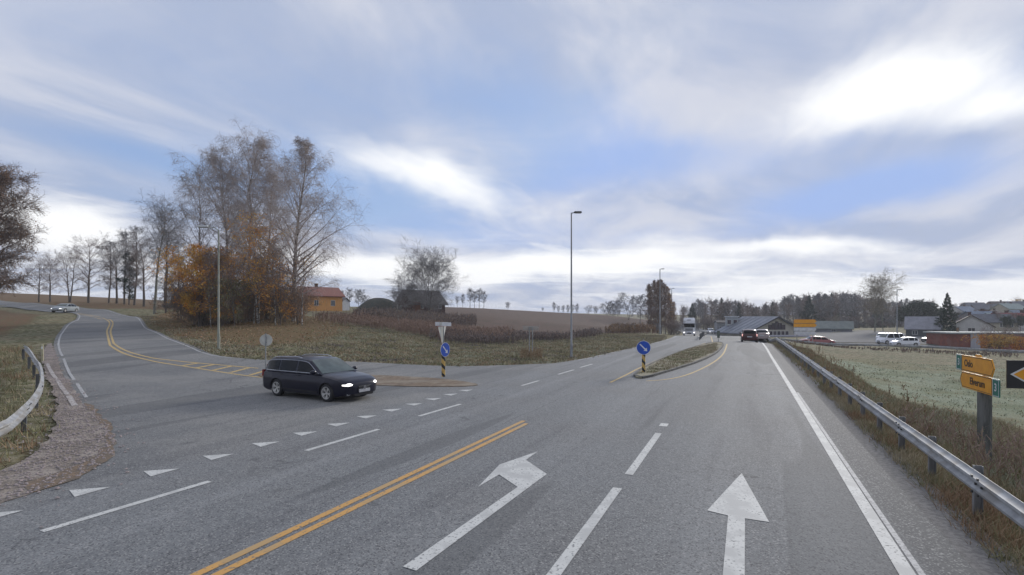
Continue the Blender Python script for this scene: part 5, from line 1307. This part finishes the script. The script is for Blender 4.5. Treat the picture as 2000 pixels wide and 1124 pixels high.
BNW = mat('dark_barn_boards', (.055, .035, .03), (.085, .04, .03), 1.5, .9, .4, 6, stretch=(4, 4, .3))
BNR = mat('grey_barn_roof', (.065, .062, .065), (.095, .085, .08), 1.2, .85)
p = at(822, 124)
bn = house('old_barn', 'dark old barn behind the wide grey tree', 'barn', tuple(p), R(42), 9.0, 7.5, 2.4, 5.4, BNW, BNR, ((2, 1.5, 1.5, .7, .7), (0, -2, 1.5, .7, .7), (0, 3, 1.5, .7, .7)), .6)
MB().box((-3.8, -4.28, 1.3), (2.2, .06, 2.4)).build('door', mat('rusty_barn_door', (.17, .08, .045), (.12, .06, .04), 1, .9), bn)
# heap of earth between house and barn
p = at(738, 112); n = 28; V = []; Fm = []
for i in range(9):
    for j in range(n):
        r = 4.6 * (1 - (i / 8) ** 1.6) + .02; a = 2 * math.pi * j / n; q = 1 + .12 * math.sin(3 * a + 1) + .05 * math.sin(7 * a)
        V.append((r * 1.15 * q * math.cos(a), r * q * .9 * math.sin(a), 4.2 * math.sin(i / 8 * math.pi / 2) ** .9 - 1.0 + .10 * math.sin(5 * a + i)))
Fm = [(i * n + j, i * n + (j + 1) % n, (i + 1) * n + (j + 1) % n, (i + 1) * n + j) for i in range(8) for j in range(n)]
mb = MB(); mb.add(V, Fm); o = mb.build('earth_mound', mat('mound_soil', (.055, .060, .050), (.085, .078, .06), 1.5, .95, .8, 6), None, 80); o.location = p
tag(o, 'rounded dark heap of earth between the orange house and the barn', 'mound')

# shops with the big gable
RBL = mat('blue_grey_sheet_roof', (.155, .17, .205), (.20, .215, .25), .5, .6, c3=(.13, .14, .165), s3=.15)
CRM = mat('cream_gable_wall', (.48, .45, .38), (.40, .38, .33), 1, .8)
DGL = mat('dark_shop_glass', (.035, .035, .05), (.07, .05, .06), .8, .2)
p = at(1517, 126)
s = thing('shop_building', (p.x, p.y, p.z), 'shop with broad blue-grey roof and cream glazed gable by the road', 'building', None, R(6))
W2, HR, HW, LEN = 7.6, 4.8, 1.0, 15
mb = MB(); mb.add([(-W2, 0, -.8), (W2, 0, -.8), (W2, LEN, -.8), (-W2, LEN, -.8), (-W2, 0, HW), (W2, 0, HW), (W2, LEN, HW), (-W2, LEN, HW), (0, 0, HR), (0, LEN, HR)],
    [(0, 1, 5, 8, 4), (3, 7, 9, 6, 2), (0, 4, 7, 3), (1, 2, 6, 5), (4, 8, 9, 7), (5, 6, 9, 8), (0, 3, 2, 1)]); mb.build('wall', CRM, s)
for sg in (-1, 1):
    P = [(sg * (W2 + .8), -.9, HW - .38), (0, -.9, HR + .03), (0, LEN + .5, HR + .03), (sg * (W2 + .8), LEN + .5, HW - .38)]
    rb = MB(); rb.add(P + [(x, y, z + .22) for x, y, z in P], [(3, 2, 1, 0), (4, 5, 6, 7), (0, 1, 5, 4), (1, 2, 6, 5), (2, 3, 7, 6), (3, 0, 4, 7)])
    rf_ = rb.build('roof', RBL, s)
    for q in range(7):
        y_ = .8 + q * 2.4; sb = MB(); sb.prism([(0, 0), (.06, 0), (.06, .06), (0, .06)], (sg * (W2 + .75), y_, HW - .13), (0, 1, 0), (0, 0, 1), Vector((-sg * (W2 + .75), 0, HR - HW + .36)), .97); sb.build('roof_seam', mat('roof_seam_metal', (.11, .12, .15), rough=.6), rf_)
    MB().add([], [])
    vb = MB(); vb.add([(sg * (W2 + .82), -.96, HW - .45), (0, -.96, HR - .05), (0, -.96, HR + .28), (sg * (W2 + .82), -.96, HW - .12), (sg * (W2 + .82), -.9, HW - .45), (0, -.9, HR - .05), (0, -.9, HR + .28), (sg * (W2 + .82), -.9, HW - .12)], [(0, 1, 2, 3), (7, 6, 5, 4), (0, 4, 5, 1), (3, 2, 6, 7)]); vb.build('barge_board', mat('dark_barge_board', (.05, .05, .06), rough=.7), s)
for i in range(5):
    x_ = -1.8 + i * .9; hh = 1.9 - abs(x_) * .45
    window(s, (x_, -.005, 2.45 + hh / 2 - .6), (1, 0, 0), (0, -1, 0), .72, hh, DGL, False, mat('dark_frame', (.05, .045, .05), rough=.6))
for i in range(6):
    window(s, (-2.6 + i * 1.05, -.005, .95), (1, 0, 0), (0, -1, 0), .8, .9, DGL, False)
window(s, (5.2, -.005, 1.2), (1, 0, 0), (0, -1, 0), 1.6, .8, DGL, True)
MB().box((0, -1.3, .32), (15.2, .5, .34)).build('white_fascia', mat('pale_fascia', (.50, .50, .58), rough=.6), s)
MB().box((0, -1.2, -.10), (15.0, .4, .5)).build('dark_front', mat('blue_black_front', (.05, .055, .10), rough=.6), s)
p = at(1429, 140)
tw = thing('glazed_tower', (p.x, p.y, p.z), 'small pale glazed tower block left of the shop roofs', 'building', None, R(-18))
MB().box((0, 0, 2.0), (3.0, 3.0, 6.0)).build('wall', mat('pale_tower_wall', (.33, .36, .38), rough=.7), tw)
MB().box((0, 0, 5.1), (3.5, 3.5, .22)).build('roof', mat('white_flat_roof', (.60, .62, .64), rough=.7), tw)
for i in range(3):
    for j in (-.75, .75): window(tw, (j, -1.503, .6 + i * 1.5), (1, 0, 0), (0, -1, 0), .9, 1.15, DGL, False)
    window(tw, (1.503, 0, .6 + i * 1.5), (0, 1, 0), (1, 0, 0), 1.6, 1.15, DGL)
p = at(1416, 148)
lb = house('office_block', 'grey low block left of the glazed tower', 'building', (p.x, p.y, p.z), R(-10), 5, 4, 3.2, 3.7, mat('grey_wing_wall', (.22, .23, .25), rough=.8), BNR, ((0, -1.4, 1.6, .9, .9), (0, .2, 1.6, .9, .9), (0, 1.6, 1.6, .9, .9)), .2)
p = at(1628, 150)
house('low_shed', 'low grey-green roofed shed right of the yellow signs', 'shed', (p.x, p.y, p.z), R(-32), 9, 6, .9, 2.8, mat('grey_wing_wall', (.22, .23, .25), rough=.8), mat('grey_green_roof', (.20, .22, .20), (.16, .18, .17), 1, .8), ((0, 0, .3, 1, .5),), .4)
p = at(1803, 122)
house('grey_barn', 'grey shed with broad pale roof right of the white cars', 'shed', (p.x, p.y, p.z), R(-39), 6.4, 7, 1.7, 4.4, mat('dark_green_wall', (.07, .08, .085), rough=.8), mat('pale_sheet_roof', (.25, .25, .275), (.20, .20, .22), 1, .7), ((0, -1.5, .8, .9, .8), (0, 1.2, .8, .9, .8)), .3)
# brick building with flat roof: courses too small to see, panels and piers are built
BRK = mat('red_brick', (.27, .085, .055), (.18, .065, .05), 2.2, .9, .4, 12, c3=(.22, .10, .08), s3=.5)
p = at(1925, 92)
bb = thing('brick_building', (p.x, p.y, hz(p.x, p.y)), 'long low red brick building with flat roof at the right', 'building', None, R(-5))
for i in range(5): MB().box((-6.2 + i * 3.6 + (0 if i < 1 else .9), 0, 1.0), (3.5 if i != 1 else 3.5, 6, 3.2)).build('brick_panel', BRK, bb)
MB().box((-4.0, -2.9, 1.0), (1.55, .4, 3.3)).build('door', mat('pale_sheet_door', (.42, .43, .47), (.36, .37, .40), 2, .6, stretch=(6, 6, .2)), bb)
MB().box((1.5, 0, 2.72), (19.6, 6.8, .25)).build('roof', mat('pale_roof_edge', (.34, .37, .36), (.28, .30, .30), 2, .8), bb)
MB().box((-3.6, 1.5, 3.1), (.25, .25, .9)).build('vent_pipe', mat('rust_pipe', (.20, .12, .06), rough=.8), bb)
# houses on the slope
cols = dict(w=mat('white_house_wall', (.55, .54, .52), (.48, .47, .46), 1, .8), y=mat('cream_house_wall', (.44, .40, .32), rough=.8), g=mat('grey_house_wall', (.25, .25, .27), rough=.8), b=mat('brown_house_wall', (.14, .08, .055), rough=.85), r=mat('red_house_wall', (.24, .06, .045), rough=.85))
roofs = dict(g=mat('slate_grey_roof', (.13, .135, .15), (.10, .10, .115), 1, .8), r=mat('red_house_roof', (.22, .06, .06), (.17, .05, .05), 1, .8), b=mat('blue_grey_roof', (.17, .21, .27), (.14, .17, .22), 1, .7), d=mat('dark_brown_roof', (.085, .065, .055), rough=.85), p=mat('pale_green_roof', (.27, .32, .30), rough=.8))
for i, (px, Y, yaw, L, W, hw, hr, cw, cr, lab) in enumerate((
    (1896, 122, 50, 8, 7.5, 2.4, 4.9, 'w', 'd', 'white house with dark gable roof just above the brick building'),
    (1913, 150, 10, 9, 7, 2.4, 4.6, 'g', 'b', 'grey house with pale blue roof behind the white gabled house'),
    (1932, 140, -12, 9, 7, 2.2, 4.2, 'y', 'g', 'cream house with grey roof above the orange bushes'),
    (1958, 146, 6, 10, 7, 2.2, 4.2, 'g', 'p', 'house with long pale green roof above the brick building'),
    (1984, 140, -8, 11, 7, 2.4, 4.5, 'w', 'r', 'house with dark red roof at the right edge'),
    (1880, 230, 15, 9, 7, 3.2, 5.4, 'w', 'b', 'white house half hidden behind the lone spruce'),
    (1902, 270, 0, 10, 7, 3.6, 6.0, 'g', 'g', 'grey two-storey house on the upper slope left'),
    (1925, 240, -20, 10, 7, 3.0, 5.2, 'b', 'g', 'brown house in the middle of the slope'),
    (1950, 290, 5, 11, 7, 3.4, 5.8, 'b', 'd', 'brown house below the pale orange tree on the crest'),
    (1970, 220, 12, 10, 7, 3.2, 5.4, 'y', 'p', 'cream house with pale green roof on the slope'),
    (1992, 240, -10, 11, 7, 3.4, 5.8, 'w', 'g', 'white house with grey roof high at the right edge'),
    (1941, 200, 30, 8, 6, 2.6, 4.6, 'w', 'd', 'small white house with dark roof halfway up the slope'),
    (1996, 180, 8, 10, 7, 2.8, 5.0, 'w', 'b', 'white house with pale blue roof, right edge, mid slope'))):
    p = at(px, Y)
    house('house', lab, 'house', tuple(p), R(yaw), L, W, hw, hr, cols[cw], roofs[cr], ((0, -L * .28, 1.4, 1.1, 1.0), (0, L * .1, 1.4, 1.1, 1.0), (0, L * .32, 1.4, .9, 1.0), (2, 0, 1.5, 1.2, 1.0), (3, 0, 1.5, 1.2, 1.0)), .4, chimney=L * .15)

# ------------------------------------------------------------------ grasses, weeds and litter (uncountable)
def scatter(n, poly, rg, keep=None):
    P = np.array(poly); lo, hi = P.min(0), P.max(0); X = []; got = 0
    for _ in range(40):
        q = lo + rg.random((n * 2, 2)) * (hi - lo); m = inside(poly, q[:, 0], q[:, 1])
        if keep is not None: m &= keep(q[:, 0], q[:, 1])
        X.append(q[m]); got += m.sum()
        if got >= n: break
    return np.concatenate(X)[:n]
def blades(name, pts, hmin, hmax, w, mats, label, rg, lean=.5, per=5, spread=.06, zo=-.02, mix=None):
    n = len(pts) * per
    b = np.repeat(pts, per, axis=0) + rg.normal(size=(n, 2)) * spread
    z = np.repeat(H(pts[:, 0], pts[:, 1]), per) + zo
    a = rg.random(n) * 2 * np.pi; h = rg.uniform(hmin, hmax, n); l = rg.random(n) * lean * h; la = rg.random(n) * 2 * np.pi
    dx, dy = np.cos(a) * w / 2, np.sin(a) * w / 2
    V = np.empty((n, 3, 3)); V[:, 0] = np.stack([b[:, 0] - dx, b[:, 1] - dy, z], 1); V[:, 1] = np.stack([b[:, 0] + dx, b[:, 1] + dy, z], 1)
    V[:, 2] = np.stack([b[:, 0] + np.cos(la) * l, b[:, 1] + np.sin(la) * l, z + h], 1)
    fld = np.sin(pts[:, 0] * .9 + 2 * np.sin(pts[:, 1] * .5)) * np.sin(pts[:, 1] * .8 + 1.3 * np.sin(pts[:, 0] * .6)) + .5 * np.sin(pts[:, 0] * 2.3 + 1) * np.sin(pts[:, 1] * 2.9) + rg.normal(size=len(pts)) * .45
    rk = np.argsort(np.argsort(fld)) / len(pts); mi = np.repeat(np.searchsorted(np.cumsum(mix)[:-1], rk), per)
    me = np_mesh(name, V.reshape(-1, 3), [np.arange(n * 3).reshape(-1, 3)], mats, mi)
    o = link(name, me); tag(o, label, name.replace('_', ' ') if False else 'grass', kind='stuff'); return o
G1 = mat('straw_grass', (.37, .31, .205), (.29, .24, .15), 2, .9)
G2 = mat('olive_grass', (.24, .225, .115), (.18, .18, .09), 2, .9)
G3 = mat('rusty_grass', (.30, .205, .12), (.23, .15, .09), 2, .9)
G4 = mat('frosted_grass', (.34, .355, .26), (.28, .29, .20), 2, .9)
G5 = mat('red_brown_weed', (.31, .22, .175), (.25, .18, .15), 2, .9)
G6 = mat('dark_grey_weed', (.15, .13, .125), (.20, .165, .15), 2, .9)
rg = np.random.default_rng(77)
off_road = lambda x, y: (sdist(ROAD, x, y) < -.05) & (sdist(GRAVEL, x, y) < 0)
q = scatter(9000, [su(s, u) for s, u in ((0, -2.72), (24, -2.68), (24, -4.6), (0, -4.6))], rg)
blades('rail_side_grass', q, .05, .22, .016, [G1, G2, G3], 'short brown grass under the right guardrail', rg, 1.4, 6, .06, mix=[.4, .3, .3])
q = scatter(5000, [su(s, u) for s, u in ((24, -2.75), (75, -2.5), (75, -6), (24, -6))], rg)
blades('rail_side_grass', q, .08, .26, .04, [G1, G2, G3], 'short brown grass under the far part of the right guardrail', rg, .9, 5, .1, mix=[.35, .4, .25])
q = scatter(11000, [su(s, u) for s, u in ((0, -4.4), (26, -4.4), (26, -9), (0, -8))], rg)
blades('bank_grass', q, .08, .32, .024, [G1, G2, G3, G4], 'tall dry grass on the slope below the right guardrail', rg, 1.4, 5, .08, mix=[.34, .28, .13, .25])
q = scatter(11000, MEADOW, rg)
blades('meadow_grass', q, .04, .13, .06, [G4, G2, G1], 'pale frosted grass of the meadow on the right', rg, 1.2, 4, .2, mix=[.82, .10, .08])
q = scatter(9000, [hit(0, 930), hit(100, 850), hit(95, 800), hit(80, 745), hit(70, 700), (-32, 34), (-60, 40), (-40, 10), (-12, 5)], rg, lambda x, y: (sdist(ROAD, x, y) < -.3) & (sdist(GRAVEL, x, y) < np.abs(rg.normal(size=x.shape)) * .35))
blades('left_bank_grass', q, .1, .34, .03, [G1, G2, G3], 'olive and brown grass behind the curved guardrail', rg, .9, 5, .1, mix=[.25, .45, .3])
bank = right_edge[20:] + [hit(1080, 711), hit(1160, 698), hit(1240, 680), (18, 61), (24, 80), (12, 82), (-2, 60), (-12, 56), (-22, 62), (-42, 72), (-44, 66)]
q = scatter(22000, bank, rg, lambda x, y: off_road(x, y) & (sdist(LITTER, x, y) < rg.normal(size=x.shape) * 1.5))
blades('verge_grass', q, .05, .18, .06, [G6, G2, G1, G3, G4], 'mottled dry grass on the bank behind the junction', rg, 2.2, 5, .2, mix=[.13, .34, .26, .14, .13])
q = scatter(2600, [(p_[0], p_[1]) for p_ in [hit(*z_) for z_ in ((1250, 735), (1300, 702), (1345, 684), (1400, 672), (1400, 688), (1330, 718), (1290, 731))]], rg)
blades('island_grass', q, .03, .08, .03, [G1, G2], 'short grass on the traffic island', rg, 1.6, 4, .1, zo=.11, mix=[.55, .45])
# tall weeds: stems with side shoots
def weeds(name, pts, h, label, mats, rg, w=.012, side=9, sl=.22, stem_w=None, leaf=0, mix=None):
    n = len(pts); K = 4; T = np.empty((n, K, 3)); zb_ = H(pts[:, 0], pts[:, 1]); hh = h * rg.uniform(.55, 1.15, n) * (.82 + .3 * np.sin(pts[:, 0] * .55 + np.sin(pts[:, 1] * .4) * 2) * np.sin(pts[:, 1] * .47 + 1)); la = rg.random(n) * 6.28; l = rg.random(n) * .22
    for k in range(K):
        f = k / (K - 1); T[:, k, 0] = pts[:, 0] + np.cos(la) * l * hh * f ** 1.5; T[:, k, 1] = pts[:, 1] + np.sin(la) * l * hh * f ** 1.5; T[:, k, 2] = zb_ + hh * f - .03
    S_, _ = grow(T, side, .3, 1.0, sl * h, .6, 3, up=.25, wig=.2, rg=rg)
    parts = [(*ribbons(T, stem_w or w * 1.4, w * .7, rg), 0), (*ribbons(S_, w * 1.5, w * .8, rg), 1)]
    if leaf:
        C = S_.reshape(-1, 3); C = C[rg.integers(0, len(C), n * leaf)] + rg.normal(size=(n * leaf, 3)) * .03
        parts.append((*leaves(C, w * 1.6, rg), 1 if len(mats) < 3 else 2))
    o = link(name, cat_mesh(name, parts, mats)); tag(o, label, 'weeds', kind='stuff'); return o
q = scatter(420, [su(s, u) for s, u in ((3, -3.7), (19, -3.9), (19, -6.8), (3, -6.2))], rg)
weeds('tall_weeds', q, 1.05, 'tall withered weeds around the direction sign post', [G1, G5, G2], rg, .011, 10, .2, leaf=16)
q = scatter(260, [su(s, u) for s, u in ((3, -6), (14, -6.5), (12, -10), (2, -9))], rg)
weeds('tall_weeds', q, 1.5, 'dark seed-headed weeds right of the direction sign', [G6, G6, G2], rg, .012, 10, .18, leaf=18)
q = scatter(110, [su(s, u) for s, u in ((16, -3.4), (62, -3.4), (62, -7), (16, -6))], rg)
weeds('roadside_weeds', q, .8, 'scattered withered weeds beyond the right guardrail', [G1, G3, G2], rg, .02, 8, .2, leaf=8)
q = scatter(3600, wp((610, 60), (610, 74), (790, 78), (960, 74), (1010, 68), (980, 54), (860, 53), (740, 57)), rg, lambda x, y: rg.random(x.shape) < np.clip((1000 * x / y + 400) / 130, .04, 1))
weeds('red_weeds', q, 1.15, 'dense reddish brown weeds along the top of the bank', [G5, G5, G3], rg, .035, 8, .2, leaf=5)
q = scatter(1500, wp((830, 50), (850, 57), (1000, 63), (1100, 70), (1200, 82), (1120, 60), (1000, 51), (900, 48)), rg, lambda x, y: rg.random(x.shape) < .55 + .45 * np.sin(x * .5 + y * .3))
weeds('dark_weeds', q, .95, 'dark grey weeds at the lower edge of the ploughed field', [G6, G6, G5], rg, .04, 8, .22, leaf=6)
q = scatter(1500, wp((690, 72), (690, 92), (760, 108), (930, 112), (930, 90), (760, 80)), rg)
weeds('scrub', q, 1.5, 'grey-brown scrub in front of the orange house and barn', [G5, G6, G3], rg, .06, 8, .25, leaf=6)
q = scatter(160, wp((1015, 33.5), (1015, 38), (1062, 39), (1060, 34)), rg)
weeds('reed_tuft', q, .55, 'tuft of straw-coloured weeds at the foot of the two-post board', [G1, G3, G1], rg, .025, 6, .2, leaf=5)
q = scatter(450, wp((1535, 82), (1700, 79), (1990, 73), (1990, 66), (1700, 74), (1540, 78)), rg)
weeds('ditch_weeds', q, .35, 'brown weeds under the side road guardrail', [G5, G3, G6], rg, .05, 6, .3, leaf=5)
q = scatter(500, wp((1180, 78), (1275, 88), (1290, 100), (1200, 100)), rg)
weeds('field_weeds', q, 1.3, 'brown scrub at the right end of the ploughed field', [G5, G3, G6], rg, .06, 8, .3, leaf=6)
q = scatter(5000, LITTER, rg, off_road); lv = leaves(np.column_stack([q, H(q[:, 0], q[:, 1]) + .03 + rg.random(len(q)) * .08]), .07, rg)
o = link('leaf_litter', np_mesh('leaf_litter', lv[0], [lv[1]], [LBR, G3, G2], rg.choice(3, len(lv[1]), p=[.35, .35, .3]))); tag(o, 'fallen brown and orange leaves beneath the birches', 'leaf litter', kind='stuff')
# stones on the gravel verge
q = scatter(3800, [(x * 1.0 + .0, y) for x, y in GRAVEL], rg); q[2600:] += rg.normal(size=(len(q) - 2600, 2)) * .45; n = len(q); s_ = rg.uniform(.012, .045, n); z_ = H(q[:, 0], q[:, 1]) + .045
octa = np.array([(1, 0, 0), (0, 1, 0), (-1, 0, 0), (0, -1, 0), (0, 0, .7), (0, 0, -.3)]); fo = np.array([(0, 1, 4), (1, 2, 4), (2, 3, 4), (3, 0, 4)])
V = (octa[None] * rg.uniform(.6, 1.2, (n, 6, 1)) * s_[:, None, None]) + np.column_stack([q, z_])[:, None]
o = link('loose_stones', np_mesh('loose_stones', V.reshape(-1, 3), [(fo[None] + np.arange(n)[:, None, None] * 6).reshape(-1, 3)], [mat('pink_grey_stone', (.36, .29, .27), (.20, .18, .18), 20, .9)])); tag(o, 'loose pinkish grey stones on the gravel verge', 'stones', kind='stuff')

# ------------------------------------------------------------------ thin autumn haze
hb = MB().box((0, 0, 18), (1840, 1840, 62)).build('haze', [], None)
hm = bpy.data.materials.new('thin_haze'); hm.use_nodes = True; hm.node_tree.nodes.clear()
pv = hm.node_tree.nodes.new('ShaderNodeVolumePrincipled'); pv.inputs['Color'].default_value = (.86, .90, .97, 1); pv.inputs['Density'].default_value = .0004; pv.inputs['Anisotropy'].default_value = .2
ho = hm.node_tree.nodes.new('ShaderNodeOutputMaterial'); hm.node_tree.links.new(pv.outputs[0], ho.inputs['Volume'])
hb.data.materials.append(hm); tag(hb, 'thin pale haze over the valley', 'haze', kind='stuff')
